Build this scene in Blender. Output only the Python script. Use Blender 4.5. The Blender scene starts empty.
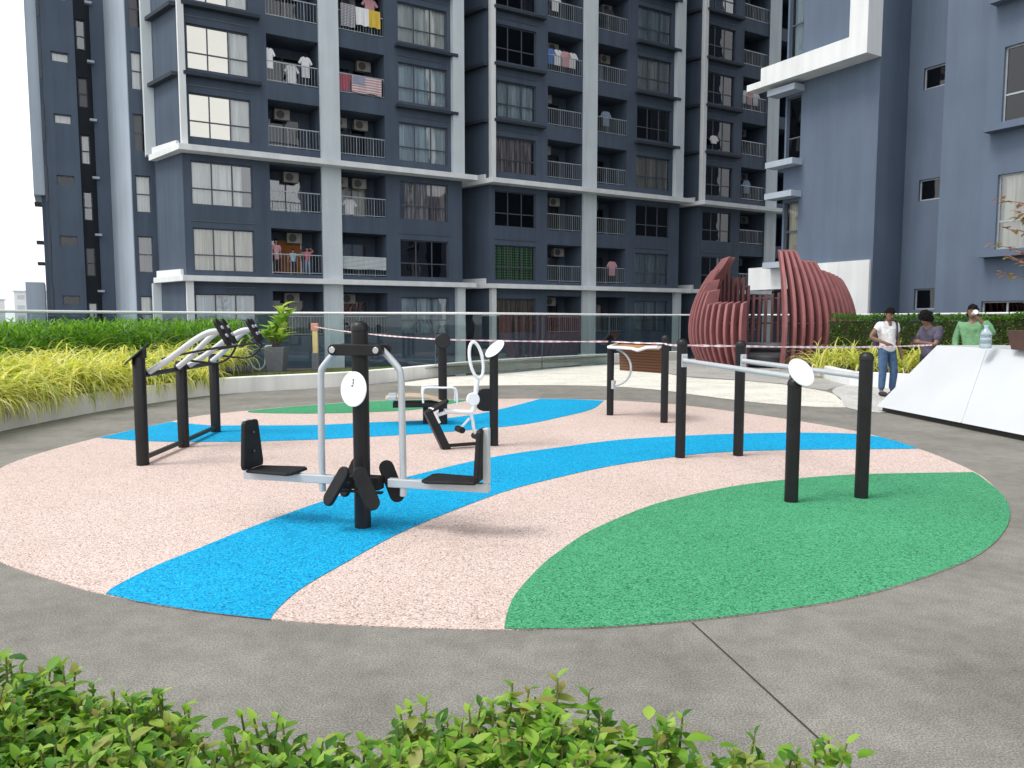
import bpy, bmesh, math, random
from math import sin, cos, pi, radians
from mathutils import Vector, Matrix, Euler
random.seed(7)
C = bpy.context.scene.collection
S = bpy.context.scene

# ------------------------------------------------------------------ camera maths
F = 760.0; PITCH = math.atan(65/760.0); H = 1.6
CP, SP = cos(PITCH), sin(PITCH)
def ray(u, v):
    x = (u-512)/F; y = (384-v)/F
    return (x, CP+y*SP, -SP+y*CP)
def gp(u, v, z=0.0):
    r = ray(u, v); t = (z-H)/r[2]
    return (r[0]*t, r[1]*t)
def at(u, v, Y):
    r = ray(u, v); t = Y/r[1]
    return Vector((r[0]*t, Y, H+r[2]*t))

# ------------------------------------------------------------------ mesh builder
class MB:
    def __init__(s): s.v = []; s.f = []; s.m = []; s.cur = 0
    def add(s, vs, fs, M=None):
        o = len(s.v)
        for p in vs:
            p = Vector(p)
            s.v.append(tuple(M @ p) if M else tuple(p))
        for q in fs:
            s.f.append(tuple(i+o for i in q)); s.m.append(s.cur)
    def box(s, x0, x1, y0, y1, z0, z1, M=None):
        vs = [(x0,y0,z0),(x1,y0,z0),(x1,y1,z0),(x0,y1,z0),(x0,y0,z1),(x1,y0,z1),(x1,y1,z1),(x0,y1,z1)]
        s.add(vs, [(0,3,2,1),(4,5,6,7),(0,1,5,4),(1,2,6,5),(2,3,7,6),(3,0,4,7)], M)
        return s
    def quad(s, a, b, c, d): s.add([a,b,c,d], [(0,1,2,3)]); return s
    def ring(s, rings, closed=False, caps=True):
        n = len(rings[0]); vs = [p for r in rings for p in r]; fs = []
        L = len(rings)
        for i in range(L if closed else L-1):
            j = (i+1) % L
            for k in range(n):
                fs.append((i*n+k, i*n+(k+1)%n, j*n+(k+1)%n, j*n+k))
        if caps and not closed:
            fs.append(tuple(reversed(range(n)))); fs.append(tuple((L-1)*n+k for k in range(n)))
        s.add(vs, fs); return s
    def tube(s, pts, r, n=10, closed=False, sx=1.0):
        pts = [Vector(p) for p in pts]; rs = r if isinstance(r, (list, tuple)) else [r]*len(pts)
        rings = []; L = len(pts); up = None
        for i, p in enumerate(pts):
            if closed: t = pts[(i+1)%L]-pts[i-1]
            else: t = pts[min(i+1,L-1)]-pts[max(i-1,0)]
            t.normalize()
            if up is None: up = Vector((0,0,1)) if abs(t.z) < .9 else Vector((0,1,0))
            a = t.cross(up)
            if a.length < 1e-4: a = t.orthogonal()
            a.normalize(); b = a.cross(t).normalized(); up = b
            rings.append([p + a*(cos(2*pi*k/n)*rs[i]*sx) + b*(sin(2*pi*k/n)*rs[i]) for k in range(n)])
        return s.ring(rings, closed)
    def lathe(s, prof, c=(0,0,0), n=20, M=None):
        rings = [[Vector(c)+Vector((r*cos(2*pi*k/n), r*sin(2*pi*k/n), z)) for k in range(n)] for r, z in prof]
        if M: rings = [[M @ p for p in r] for r in rings]
        return s.ring(rings)
    def prism(s, poly, z0, z1, M=None):
        n = len(poly)
        vs = [(x,y,z0) for x,y in poly] + [(x,y,z1) for x,y in poly]
        fs = [tuple(reversed(range(n))), tuple(range(n,2*n))] + [(k,(k+1)%n,n+(k+1)%n,n+k) for k in range(n)]
        s.add(vs, fs, M); return s
    def disc(s, c, normal, r, t, n=28, r2=None):
        q = Vector(normal).to_track_quat('Z','Y').to_matrix().to_4x4(); M = Matrix.Translation(c) @ q
        e = min(t*.35, r*.1)
        prof = [(r-e,-t/2),(r,-t/2+e),(r,t/2-e),(r-e,t/2)]
        return s.lathe(prof, n=n, M=M)
    def ball(s, c, rx, ry=None, rz=None, n=12, m=8, M=None):
        ry = ry or rx; rz = rz or rx
        rings = []
        for i in range(m+1):
            th = pi*i/m; sr = max(sin(th), .02)
            rings.append([Vector((c[0]+rx*sr*cos(2*pi*k/n), c[1]+ry*sr*sin(2*pi*k/n), c[2]-rz*cos(th))) for k in range(n)])
        if M: rings = [[M @ p for p in r] for r in rings]
        return s.ring(rings)
    def mesh(s, name):
        me = bpy.data.meshes.new(name); me.from_pydata(s.v, [], s.f); me.update()
        me.polygons.foreach_set('material_index', s.m)
        return me
    def build(s, name, mats, parent=None, smooth=False, bevel=0, M=None):
        me = s.mesh(name)
        if not isinstance(mats, (list, tuple)): mats = [mats]
        for m in mats: me.materials.append(m)
        o = link(name, me, parent)
        fin(o, smooth, bevel)
        if M is not None: o.matrix_local = M
        return o
def link(name, data, parent=None):
    o = bpy.data.objects.new(name, data); C.objects.link(o)
    if parent: o.parent = parent
    return o
def fin(o, smooth, bevel):
    me = o.data
    if smooth:
        bm = bmesh.new(); bm.from_mesh(me)
        bmesh.ops.recalc_face_normals(bm, faces=bm.faces)
        for f in bm.faces: f.smooth = True
        for e in bm.edges:
            if len(e.link_faces) == 2 and e.calc_face_angle(0) > radians(38): e.smooth = False
        bm.to_mesh(me); bm.free()
    if bevel:
        b = o.modifiers.new('bevel', 'BEVEL'); b.width = bevel; b.segments = 2; b.limit_method = 'ANGLE'; b.angle_limit = radians(40)
def tag(o, label, cat, group=None, kind=None):
    if label: o['label'] = label
    if cat: o['category'] = cat
    if group: o['group'] = group
    if kind: o['kind'] = kind
    return o
def thing(name, label, cat, loc=(0,0,0), rz=0, group=None):
    o = link(name, None); o.location = loc; o.rotation_euler = (0,0,rz); o.empty_display_size = .2
    return tag(o, label, cat, group)
def struct(o, label=None, cat=None):
    o['kind'] = 'structure'
    return tag(o, label, cat)

# ------------------------------------------------------------------ materials
def nt(name):
    m = bpy.data.materials.new(name); m.use_nodes = True
    n = m.node_tree.nodes; return m, n, m.node_tree.links, n['Principled BSDF']
def mat(name, col, rough=.6, metal=0, var=.12, scale=3.0, bump=0, bscale=60, spec=.5, coat=0, detail=6):
    m, n, l, b = nt(name)
    b.inputs['Roughness'].default_value = rough; b.inputs['Metallic'].default_value = metal
    b.inputs['Specular IOR Level'].default_value = spec; b.inputs['Coat Weight'].default_value = coat
    tc = n.new('ShaderNodeTexCoord')
    nz = n.new('ShaderNodeTexNoise'); nz.inputs['Scale'].default_value = scale; nz.inputs['Detail'].default_value = detail
    l.new(tc.outputs['Object'], nz.inputs['Vector'])
    r = n.new('ShaderNodeValToRGB')
    r.color_ramp.elements[0].position = .3; r.color_ramp.elements[1].position = .7
    r.color_ramp.elements[0].color = tuple(c*(1-var) for c in col)+(1,)
    r.color_ramp.elements[1].color = tuple(min(c*(1+var),1) for c in col)+(1,)
    l.new(nz.outputs['Fac'], r.inputs['Fac']); l.new(r.outputs['Color'], b.inputs['Base Color'])
    if bump:
        nb = n.new('ShaderNodeTexNoise'); nb.inputs['Scale'].default_value = bscale; nb.inputs['Detail'].default_value = 4
        l.new(tc.outputs['Object'], nb.inputs['Vector'])
        bp = n.new('ShaderNodeBump'); bp.inputs['Strength'].default_value = bump; bp.inputs['Distance'].default_value = .03 if bscale < 20 else .01
        l.new(nb.outputs['Fac'], bp.inputs['Height']); l.new(bp.outputs['Normal'], b.inputs['Normal'])
    return m
def mix(n, l, mode, f, a, b):
    x = n.new('ShaderNodeMix'); x.data_type = 'RGBA'; x.blend_type = mode
    for key, val in ((0, f), (6, a), (7, b)):
        if hasattr(val, 'links'): l.new(val, x.inputs[key])
        elif key == 0: x.inputs[0].default_value = val
        else: x.inputs[key].default_value = tuple(val)+(1,) if len(val) == 3 else val
    return x.outputs[2]
def noise(n, l, vec, scale, detail=3, rough=.5):
    z = n.new('ShaderNodeTexNoise'); z.inputs['Scale'].default_value = scale; z.inputs['Detail'].default_value = detail
    z.inputs['Roughness'].default_value = rough; l.new(vec, z.inputs['Vector']); return z.outputs['Fac']
def ramp(n, l, fac, stops):
    r = n.new('ShaderNodeValToRGB'); el = r.color_ramp.elements
    while len(el) < len(stops): el.new(.5)
    for e, (p, c) in zip(el, stops): e.position = p; e.color = tuple(c)+(1,) if len(c) == 3 else c
    l.new(fac, r.inputs['Fac']); return r.outputs['Color']
def rubber(name, dark, mid, light):
    m, n, l, b = nt(name); b.inputs['Roughness'].default_value = .9; b.inputs['Specular IOR Level'].default_value = .2
    tc = n.new('ShaderNodeTexCoord'); v = tc.outputs['Object']
    vo = n.new('ShaderNodeTexVoronoi'); vo.inputs['Scale'].default_value = 95; l.new(v, vo.inputs['Vector'])
    sep = n.new('ShaderNodeSeparateColor'); l.new(vo.outputs['Color'], sep.inputs[0])
    c = ramp(n, l, sep.outputs[0], [(0, dark), (.28, mid), (.72, mid), (1, light)])
    gaps = ramp(n, l, vo.outputs['Distance'], [(.0, (1,1,1)), (.5, (.97,.97,.97)), (.9, (.5,.5,.5))])
    c = mix(n, l, 'MULTIPLY', 1.0, c, gaps)
    big = mix(n, l, 'MULTIPLY', 1, ramp(n, l, noise(n, l, v, .55, 5), [(.3, (.88,.87,.86)), (.7, (1,1,1))]), ramp(n, l, noise(n, l, v, 4.5, 6, .7), [(.28, (.88,.87,.86)), (.45, (1,1,1))]))
    c = mix(n, l, 'MULTIPLY', 1.0, c, big)
    l.new(c, b.inputs['Base Color'])
    bp = n.new('ShaderNodeBump'); bp.inputs['Strength'].default_value = .5; bp.inputs['Distance'].default_value = .006; bp.invert = True
    l.new(vo.outputs['Distance'], bp.inputs['Height']); l.new(bp.outputs['Normal'], b.inputs['Normal'])
    return m
def asphalt(name, col, k=1.0, grain=110):
    m, n, l, b = nt(name); b.inputs['Roughness'].default_value = .88; b.inputs['Specular IOR Level'].default_value = .25
    tc = n.new('ShaderNodeTexCoord'); v = tc.outputs['Object']
    f1 = noise(n, l, v, grain, 3, .7); f2 = noise(n, l, v, 1.1, 6, .6); f3 = noise(n, l, v, 7, 5, .65)
    c = ramp(n, l, f1, [(.28, tuple(x*.38 for x in col)), (.5, col), (.72, tuple(x*1.75 for x in col))])
    c = mix(n, l, 'MULTIPLY', k, c, ramp(n, l, f2, [(.3, (.72,.715,.69)), (.5, (.95,.95,.93)), (.7, (1.12,1.11,1.08))]))
    c = mix(n, l, 'MULTIPLY', k*.8, c, ramp(n, l, f3, [(.3, (.78,.78,.77)), (.6, (1.05,1.05,1.05))]))
    l.new(c, b.inputs['Base Color'])
    bp = n.new('ShaderNodeBump'); bp.inputs['Strength'].default_value = .35; bp.inputs['Distance'].default_value = .006
    l.new(f1, bp.inputs['Height']); l.new(bp.outputs['Normal'], b.inputs['Normal'])
    return m
def wallpaint(name, col, streak=.17):
    m, n, l, b = nt(name); b.inputs['Roughness'].default_value = .75; b.inputs['Specular IOR Level'].default_value = .3
    tc = n.new('ShaderNodeTexCoord'); v = tc.outputs['Object']
    mp = n.new('ShaderNodeMapping'); mp.inputs['Scale'].default_value = (1.6,1.6,.12); l.new(v, mp.inputs[0])
    f1 = noise(n, l, mp.outputs[0], 1.4, 6, .6); f2 = noise(n, l, v, .5, 5)
    c = mix(n, l, 'MULTIPLY', 1, col, ramp(n, l, f1, [(.3, (1-streak,)*3), (.65, (1+streak*.5,)*3)]))
    c = mix(n, l, 'MULTIPLY', 1, c, ramp(n, l, f2, [(.3, (1-streak*.8,)*3), (.7, (1.05,)*3)]))
    l.new(c, b.inputs['Base Color'])
    f3 = noise(n, l, v, 40, 3)
    bp = n.new('ShaderNodeBump'); bp.inputs['Strength'].default_value = .12; bp.inputs['Distance'].default_value = .01
    l.new(f3, bp.inputs['Height']); l.new(bp.outputs['Normal'], b.inputs['Normal'])
    return m
def leafmat(name, cols, rough=.45, trans=.35, spec=.4):
    m, n, l, b = nt(name); b.inputs['Roughness'].default_value = rough; b.inputs['Specular IOR Level'].default_value = spec
    g = n.new('ShaderNodeNewGeometry')
    c = ramp(n, l, g.outputs['Random Per Island'], [(i/(len(cols)-1), x) for i, x in enumerate(cols)])
    l.new(c, b.inputs['Base Color'])
    tr = n.new('ShaderNodeBsdfTranslucent')
    c2 = mix(n, l, 'MULTIPLY', 1, c, (1.5,1.45,.7)); l.new(c2, tr.inputs['Color'])
    ms = n.new('ShaderNodeMixShader'); ms.inputs[0].default_value = trans
    l.new(b.outputs[0], ms.inputs[1]); l.new(tr.outputs[0], ms.inputs[2])
    l.new(ms.outputs[0], n['Material Output'].inputs['Surface'])
    return m
def glass(name, tint, refl, rough=.01, wob=0.0, top=1.0, gcol=(.95,.97,1)):
    m, n, l, b = nt(name)
    t = n.new('ShaderNodeBsdfTransparent'); t.inputs[0].default_value = tuple(tint)+(1,)
    g = n.new('ShaderNodeBsdfGlossy'); g.inputs['Roughness'].default_value = rough; g.inputs['Color'].default_value = tuple(gcol)+(1,)
    fr = n.new('ShaderNodeFresnel'); fr.inputs['IOR'].default_value = 1.5
    mr = n.new('ShaderNodeMapRange'); mr.inputs['From Min'].default_value = .04; mr.inputs['To Min'].default_value = refl; mr.inputs['To Max'].default_value = top
    l.new(fr.outputs[0], mr.inputs['Value'])
    ms = n.new('ShaderNodeMixShader'); l.new(mr.outputs[0], ms.inputs[0]); l.new(t.outputs[0], ms.inputs[1]); l.new(g.outputs[0], ms.inputs[2])
    l.new(ms.outputs[0], n['Material Output'].inputs['Surface'])
    if wob:
        tc = n.new('ShaderNodeTexCoord'); f = noise(n, l, tc.outputs['Object'], .7, 2)
        bp = n.new('ShaderNodeBump'); bp.inputs['Strength'].default_value = wob; bp.inputs['Distance'].default_value = .05
        l.new(f, bp.inputs['Height']); l.new(bp.outputs['Normal'], g.inputs['Normal'])
    return m
def curtainmat(name, a, bcol, scale=9):
    m, n, l, b = nt(name); b.inputs['Roughness'].default_value = .9
    tc = n.new('ShaderNodeTexCoord'); mp = n.new('ShaderNodeMapping'); mp.inputs['Scale'].default_value = (1,0,.04); l.new(tc.outputs['Object'], mp.inputs[0])
    c = ramp(n, l, noise(n, l, mp.outputs[0], scale, 3), [(.38, a), (.6, bcol)])
    l.new(c, b.inputs['Base Color']); return m
def stripes(name, a, bcol, scale, axis, thresh=.5, a2=None):
    m, n, l, b = nt(name); b.inputs['Roughness'].default_value = .85
    tc = n.new('ShaderNodeTexCoord'); w = n.new('ShaderNodeTexWave'); w.wave_type = 'BANDS'; w.bands_direction = axis
    w.inputs['Scale'].default_value = scale; l.new(tc.outputs['Object'], w.inputs['Vector'])
    c = ramp(n, l, w.outputs['Fac'], [(thresh-.03, a), (thresh+.03, bcol)])
    if a2:
        w2 = n.new('ShaderNodeTexWave'); w2.wave_type = 'BANDS'; w2.bands_direction = a2; w2.inputs['Scale'].default_value = scale
        l.new(tc.outputs['Object'], w2.inputs['Vector'])
        c = mix(n, l, 'MULTIPLY', 1, c, ramp(n, l, w2.outputs['Fac'], [(.35, (.35,.4,.35)), (.6, (1,1,1))]))
    l.new(c, b.inputs['Base Color']); return m

M_ = {}
M_['slate'] = wallpaint('slate_paint', (.070,.095,.136))
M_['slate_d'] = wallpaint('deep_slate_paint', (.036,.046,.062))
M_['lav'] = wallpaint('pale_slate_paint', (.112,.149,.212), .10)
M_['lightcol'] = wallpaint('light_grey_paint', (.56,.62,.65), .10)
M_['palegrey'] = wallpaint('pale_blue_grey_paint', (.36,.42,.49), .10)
M_['white'] = wallpaint('white_paint', (.72,.74,.75), .10)
M_['dirtywhite'] = wallpaint('weathered_white_paint', (.82,.81,.77), .16)
M_['frame'] = mat('window_frame_grey', (.075,.088,.11), .5, .2)
M_['interior'] = mat('interior_dark', (.05,.05,.055), .9)
M_['orange'] = mat('orange_wall', (.33,.12,.03), .8)
M_['gl_sky'] = glass('reflective_pane', (.45,.45,.45), .62, wob=.3, gcol=(.84,.82,.74))
M_['gl'] = glass('clear_pane', (.88,.92,.92), .17, wob=.2)
M_['gl_dark'] = glass('tinted_pane', (.20,.22,.25), .06, wob=.2)
M_['gl_bal'] = glass('balustrade_pane', (.80,.86,.85), .03, top=.22)
M_['cw'] = curtainmat('white_curtain', (.52,.52,.50), (.80,.79,.76))
M_['cb'] = curtainmat('pale_blue_curtain', (.34,.42,.48), (.62,.70,.76))
M_['cc'] = curtainmat('cream_curtain', (.45,.40,.30), (.74,.70,.58))
M_['cr'] = curtainmat('striped_maroon_curtain', (.10,.07,.09), (.50,.42,.42), 14)
M_['cd'] = curtainmat('dark_curtain', (.03,.03,.04), (.13,.13,.15))
M_['cg'] = stripes('green_check_curtain', (.02,.12,.03), (.22,.42,.16), 2.2, 'X', .5, 'Z')
M_['cbr'] = curtainmat('brown_curtain', (.12,.08,.05), (.35,.27,.2), 12)
M_['steel'] = mat('galvanised_rail', (.34,.38,.41), .45, .3)
M_['acwhite'] = mat('aircon_dimmed_white', (.36,.35,.33), .5)  # white casing darkened, balcony shade put into its colour
M_['acdark'] = mat('aircon_grille', (.10,.10,.10), .6)
M_['black'] = mat('black_powder_coat', (.010,.0095,.011), .42, 0, .25, 8, .05, 250, .35)
M_['rubberblk'] = mat('black_rubber_pad', (.010,.010,.011), .6, 0, .3, 12, .2, 180, .3)
M_['grey'] = mat('silver_grey_paint', (.52,.55,.57), .38, .25, .06, 6)
M_['whitep'] = mat('white_gloss_paint', (.80,.81,.82), .3, 0, .03, 5)
M_['chrome'] = mat('bolt_steel', (.6,.6,.6), .25, .9)
M_['beige'] = mat('beige_board', (.52,.40,.28), .55, 0, .1, 5)
M_['tan'] = mat('orange_wood_board', (.42,.22,.095), .5, 0, .18, 5)
M_['brownslat'] = stripes('brown_slats', (.11,.045,.02), (.21,.10,.05), 6.5, 'Z', .22)
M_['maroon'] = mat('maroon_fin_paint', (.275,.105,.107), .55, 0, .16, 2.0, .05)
M_['maroond'] = mat('maroon_fin_dark', (.15,.060,.064), .6, 0, .15, 2.0)  # darker copy of the fin maroon for back fins and ring rails
M_['seatgrey'] = mat('dark_grey_seat', (.05,.052,.06), .6)
M_['asphalt'] = asphalt('walkway_grey', (.212,.208,.190), 1.0, 120)
M_['cream'] = asphalt('pale_path_concrete', (.66,.645,.59), .7, 60)
M_['conc'] = asphalt('mid_grey_concrete', (.36,.355,.34), .7, 60)
M_['conc2'] = asphalt('light_grey_concrete', (.50,.50,.49), .7, 60)
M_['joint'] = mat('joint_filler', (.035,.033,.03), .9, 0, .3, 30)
M_['pink'] = rubber('pink_rubber_granules', (.36,.26,.235), (.665,.535,.485), (.78,.68,.635))
M_['blue'] = rubber('blue_rubber_granules', (.0,.17,.40), (.0,.37,.68), (.03,.50,.80))
M_['green'] = rubber('green_rubber_granules', (.02,.16,.07), (.065,.34,.165), (.13,.45,.25))
M_['soil'] = mat('planting_soil', (.07,.05,.035), .95, 0, .35, 8, .5, 40)
M_['terrain'] = mat('far_ground', (.20,.21,.19), .95, 0, .3, .02)
M_['wedge'] = mat('white_panel', (.56,.59,.62), .35, 0, .03, 1.2)
M_['brownpot'] = mat('brown_pot', (.085,.042,.032), .55, 0, .2, 8)
M_['greypot'] = mat('grey_pot', (.15,.165,.185), .6, 0, .12, 8)
M_['yellow'] = mat('pale_yellow_sleeve', (.72,.58,.28), .55, 0, .1, 5)
M_['pinkcap'] = mat('salmon_cap', (.62,.30,.22), .6)
M_['skin'] = mat('brown_skin', (.21,.112,.073), .5, 0, .12, 12)
M_['skin2'] = mat('tan_skin', (.36,.21,.15), .5, 0, .1, 12)
M_['hair'] = mat('black_hair', (.008,.007,.007), .8, 0, .4, 60, .8, 120, spec=.15)
M_['jean'] = mat('blue_denim', (.055,.115,.22), .85, 0, .3, 14, .2, 200)
M_['tee'] = mat('white_cotton', (.74,.74,.75), .85, 0, .05, 9, .9, 9)
M_['purple'] = mat('dusky_purple_cotton', (.075,.066,.105), .85, 0, .25, 12, .9, 9)
M_['greenj'] = mat('green_jacket', (.13,.29,.14), .75, 0, .12, 9, .9, 9)
M_['darkcloth'] = mat('dark_cloth', (.022,.024,.032), .85, 0, .2, 10)
M_['pinkc'] = mat('pink_cloth', (.62,.33,.36), .85, 0, .1, 9)
M_['redc'] = mat('red_pink_cloth', (.55,.11,.16), .85, 0, .1, 9)
M_['bluec'] = mat('pale_blue_cloth', (.34,.55,.66), .85, 0, .1, 9)
M_['greyc'] = mat('blue_grey_cloth', (.22,.28,.37), .85, 0, .15, 9)
M_['yellowc'] = mat('mustard_cloth', (.62,.44,.06), .85, 0, .08, 9)
M_['bluebag'] = mat('blue_cloth', (.10,.20,.5), .85)
M_['check'] = stripes('checked_cloth', (.14,.13,.22), (.72,.70,.72), 4.5, 'X', .5, 'Z')
M_['flag'] = stripes('faded_red_white_stripes', (.46,.22,.24), (.60,.57,.57), 2.6, 'Z', .5)
M_['canton'] = mat('faded_blue_canton', (.26,.28,.38), .85)
M_['lattice'] = stripes('white_patterned_cloth', (.42,.48,.52), (.70,.74,.78), 5, 'X', .3, 'Z')
M_['pack'] = mat('backpack_cloth', (.03,.032,.045), .8)
M_['plastic'] = mat('white_plastic', (.75,.76,.78), .35)
M_['tape'] = stripes('red_white_tape', (.70,.42,.47), (.80,.74,.77), 2.3, 'X', .5)
M_['hose'] = mat('grey_hose', (.42,.46,.46), .45)
M_['water'] = mat('clear_bottle_plastic', (.62,.76,.82), .12, 0, .04, 6)
M_['water'].node_tree.nodes['Principled BSDF'].inputs['Transmission Weight'].default_value = .7
M_['leaf'] = leafmat('broad_leaf', [(.04,.13,.016),(.09,.23,.024),(.15,.32,.03),(.21,.39,.04),(.32,.48,.08),(.25,.22,.07)], .48, .35, .35)
M_['hedge'] = leafmat('fine_hedge_leaf', [(.06,.17,.02),(.13,.30,.03),(.22,.42,.06)], .55, .42)
M_['hedge_d'] = leafmat('dark_hedge_leaf', [(.03,.085,.015),(.065,.16,.025),(.12,.25,.04)], .55, .35)
M_['strap'] = leafmat('yellow_striped_leaf', [(.38,.46,.09),(.70,.68,.20),(.84,.82,.44),(.30,.42,.08),(.74,.72,.28)], .42, .42)
M_['dry'] = leafmat('dry_brown_leaf', [(.16,.09,.04),(.30,.19,.10),(.20,.15,.06)], .7, .2)
M_['potleaf'] = leafmat('bright_green_leaf', [(.14,.34,.05),(.36,.54,.12),(.62,.68,.26)], .35, .35)
M_['redleaf'] = leafmat('reddish_leaf', [(.24,.08,.07),(.34,.16,.12),(.16,.22,.07)], .5, .3)
M_['grassm'] = leafmat('lawn_blade', [(.05,.14,.015),(.12,.25,.03),(.20,.30,.06)], .6, .3)
M_['gstem'] = mat('green_brown_stem', (.13,.15,.05), .8, 0, .3, 20)
M_['stem'] = mat('brown_stem', (.12,.075,.04), .8, 0, .3, 20)
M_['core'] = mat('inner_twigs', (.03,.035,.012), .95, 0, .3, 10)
M_['far'] = mat('far_haze_pale', (.72,.74,.76), .9, 0, .05, .1)  # haze over the far blocks put into their pale colours
M_['far2'] = mat('far_haze_opening', (.50,.53,.57), .9)
M_['mark'] = mat('sign_print_black', (.03,.03,.03), .6)
M_['bluesign'] = mat('blue_sign_plate', (.03,.14,.25), .4)

# ------------------------------------------------------------------ curves
def cr(pts, n=8, closed=False):
    P = [Vector(p) for p in pts]; L = len(P); out = []
    for i in range(L if closed else L-1):
        p0 = P[(i-1) % L] if closed or i > 0 else P[0]*2-P[1]
        p1 = P[i]; p2 = P[(i+1) % L]
        p3 = P[(i+2) % L] if closed or i+2 < L else P[-1]*2-P[-2]
        for k in range(n):
            t = k/n
            out.append(.5*((2*p1)+(p2-p0)*t+(2*p0-5*p1+4*p2-p3)*t*t+(3*p1-p0-3*p2+p3)*t**3))
    if not closed: out.append(P[-1])
    return out
def sheet(name, poly, z, m, parent=None):
    b = MB(); b.add([(p[0],p[1],z) for p in poly], [tuple(range(len(poly)))])
    me = b.mesh(name); me.materials.append(m); bm = bmesh.new(); bm.from_mesh(me)
    bmesh.ops.triangulate(bm, faces=bm.faces, ngon_method='EAR_CLIP')
    for f in bm.faces:
        if f.normal.z < 0: f.normal_flip()
    bm.to_mesh(me); bm.free()
    return link(name, me, parent)
G = lambda L: [gp(*p) for p in L]
def push(L, k=1.4):
    out = []
    for u, v in L:
        du, dv = u-505, (v-505)*1.6; n_ = math.hypot(du,dv); out.append((u+du/n_*k, v+dv/n_*k*(.35 if v < 440 else .9)))
    return out

# ------------------------------------------------------------------ setting
RIM = [(-26,515),(-20,490),(0,469),(39,454),(98,438),(168,422.5),(200,416),(246,411),(289,407),(351,402.3),(400,400.2),(470,399.3),(541,399),(606,400.5),(675,404.6),(752.5,414.5),(801,421.7),(861,432.6),(917.5,448.7),(974,472),(1000,494),(1009,511),(1004,531),(977.5,555.6),(921,579),(850,599),(771,612),(689,621.5),(600,628),(502,630.5),(400,628),(300,622.5),(183.6,609.5),(105,595),(58.6,582.6),(0,562),(-20,540)]
rim = cr(G(RIM), 6, True)
b = MB(); b.add([(-1500,-600,-6),(1500,-600,-6),(1500,3000,-6),(-1500,3000,-6)], [(0,1,2,3)])
struct(b.build('ground', M_['terrain']), 'pale far ground below the roof deck', 'ground')
# deck (podium top): thick slab following the balustrade line
WALL = G([(-140,464),(-60,446),(0,431.5),(78,415.5),(140,405),(219,394.5),(312,388.5),(351,386),(402,381),(493,371),(606,363.5),(680,360)])
wallc = cr(WALL, 6)
RAILK = [(-11.2,9.0),(-11.0,12.0),(-10.5,15.2),(-9.2,18.0),(-7.0,20.0),(-4.0,21.0),(-1.0,21.6),(2.8,26.6),(5.8,30.0),(9.4,30.6),(12.4,28.0),(13.6,23.0),(14.2,18.0),(14.2,13.0)]
railc = cr(RAILK, 6)
deckpoly = [(-11.3,-12)] + [(p.x,p.y) for p in railc] + [(14.3,-12)]
deckpoly[1:-1] = [(p[0]+.12*(1 if p[0]>0 else -1), p[1]+.1) for p in deckpoly[1:-1]]
b = MB(); b.prism(deckpoly[::-1], -6, 0)
struct(b.build('walkway', M_['asphalt']), 'weathered grey walkway round the coloured exercise floor', 'walkway')
PALE = [(425,386.3),(530,385.2),(606,386.3),(659,390),(700,395.5),(771,404),(846,407.5),(839,399),(827,392),(782,384.5),(735,380.5),(689,377.5),(660,372),(640,366),(606,365.2),(493,372.5),(402,383)]
struct(sheet('path', cr(G(PALE), 3, True), .004, M_['cream']), 'pale cream concrete path behind the exercise floor', 'path')
GREYP = [(652,370.5),(689,376.6),(735,379.7),(782,383.6),(826,390.6),(831,388.5),(862,382),(900,378),(905,366),(860,362),(760,358.5),(650,359)]
struct(sheet('pavement', G(GREYP), .004, M_['conc']), 'grey concrete paving round the maroon pavilion', 'pavement')
PALE2 = [(847.5,408),(841,399),(832,391.5),(840,386.5),(862,383.5),(900,380.5),(930,383),(930,400),(905,408),(880,413)]
struct(sheet('footpath', cr(G(PALE2), 3, True), .008, M_['conc2']), 'light grey curved footpath beside the white wedge', 'path')
b = MB(); b.prism([(p.x,p.y) for p in rim][::-1] if sum(rim[i-1].x*rim[i].y-rim[i].x*rim[i-1].y for i in range(len(rim))) < 0 else [(p.x,p.y) for p in rim], -.01, .006)
struct(b.build('rubber_floor', M_['pink']), 'large oval of speckled pink rubber flooring', 'rubber floor')
def band(name, up, lo, m, label, right=(), left=(), z=.010):
    a = cr(G(up), 5); c = cr(G(lo), 5)
    poly = a + [Vector(p) for p in G(right)] + c[::-1] + [Vector(p) for p in G(left)]
    struct(sheet(name, poly, z, m), label, 'rubber floor')
band('blue_floor_band', [(106.5,594.4),(117,586.6),(156,567),(195,551),(234,535),(273,520),(316,504.5),(360,490.5),(410,477),(489,458.5),(559,448),(626,439.8),(700,435.6),(732,434.5),(790,433.2),(854,434.3),(876,437)],
     [(270.5,620),(278,610),(301,590),(340,567),(400,534),(459.6,509),(509,491),(559,478),(609,467),(659,459.5),(715,453.3),(790,450.6),(865,449.8),(917,449.3)], M_['blue'],
     'wide blue rubber band curving across the front of the oval', push([(876,437),(897,442.5),(917,449.3)],1), push([(270.5,620),(225,615),(184,609.6),(140,602.5),(106.5,594.4)]))
band('blue_floor_stripe', [(171,422.3),(211,426),(234,426),(312,425.6),(370,423),(426,420.7),(476,414.7),(509,407.6),(540,399.3)],
     [(98.5,438.4),(156,442),(234,442.3),(312,440.3),(370,437.3),(426,434),(476,430),(526,424.6),(559,418),(592,409.7),(604,401)], M_['blue'],
     'narrow blue rubber band across the back of the oval', [(571,399.6)], [(136,429.6)])
GF = [(504,630),(508,612),(516,595),(539,569),(559,552.5),(592,531),(642,509.5),(677.5,499),(734,487),(790,480),(846,475.7),(902.5,474),(973,473)]
rimf = [(1000,494.5),(1008.6,511),(1003.4,531),(977,555.4),(920.5,578.8),(850,598.6),(771,611.6),(689,621.1),(600,627.6)]
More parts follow.
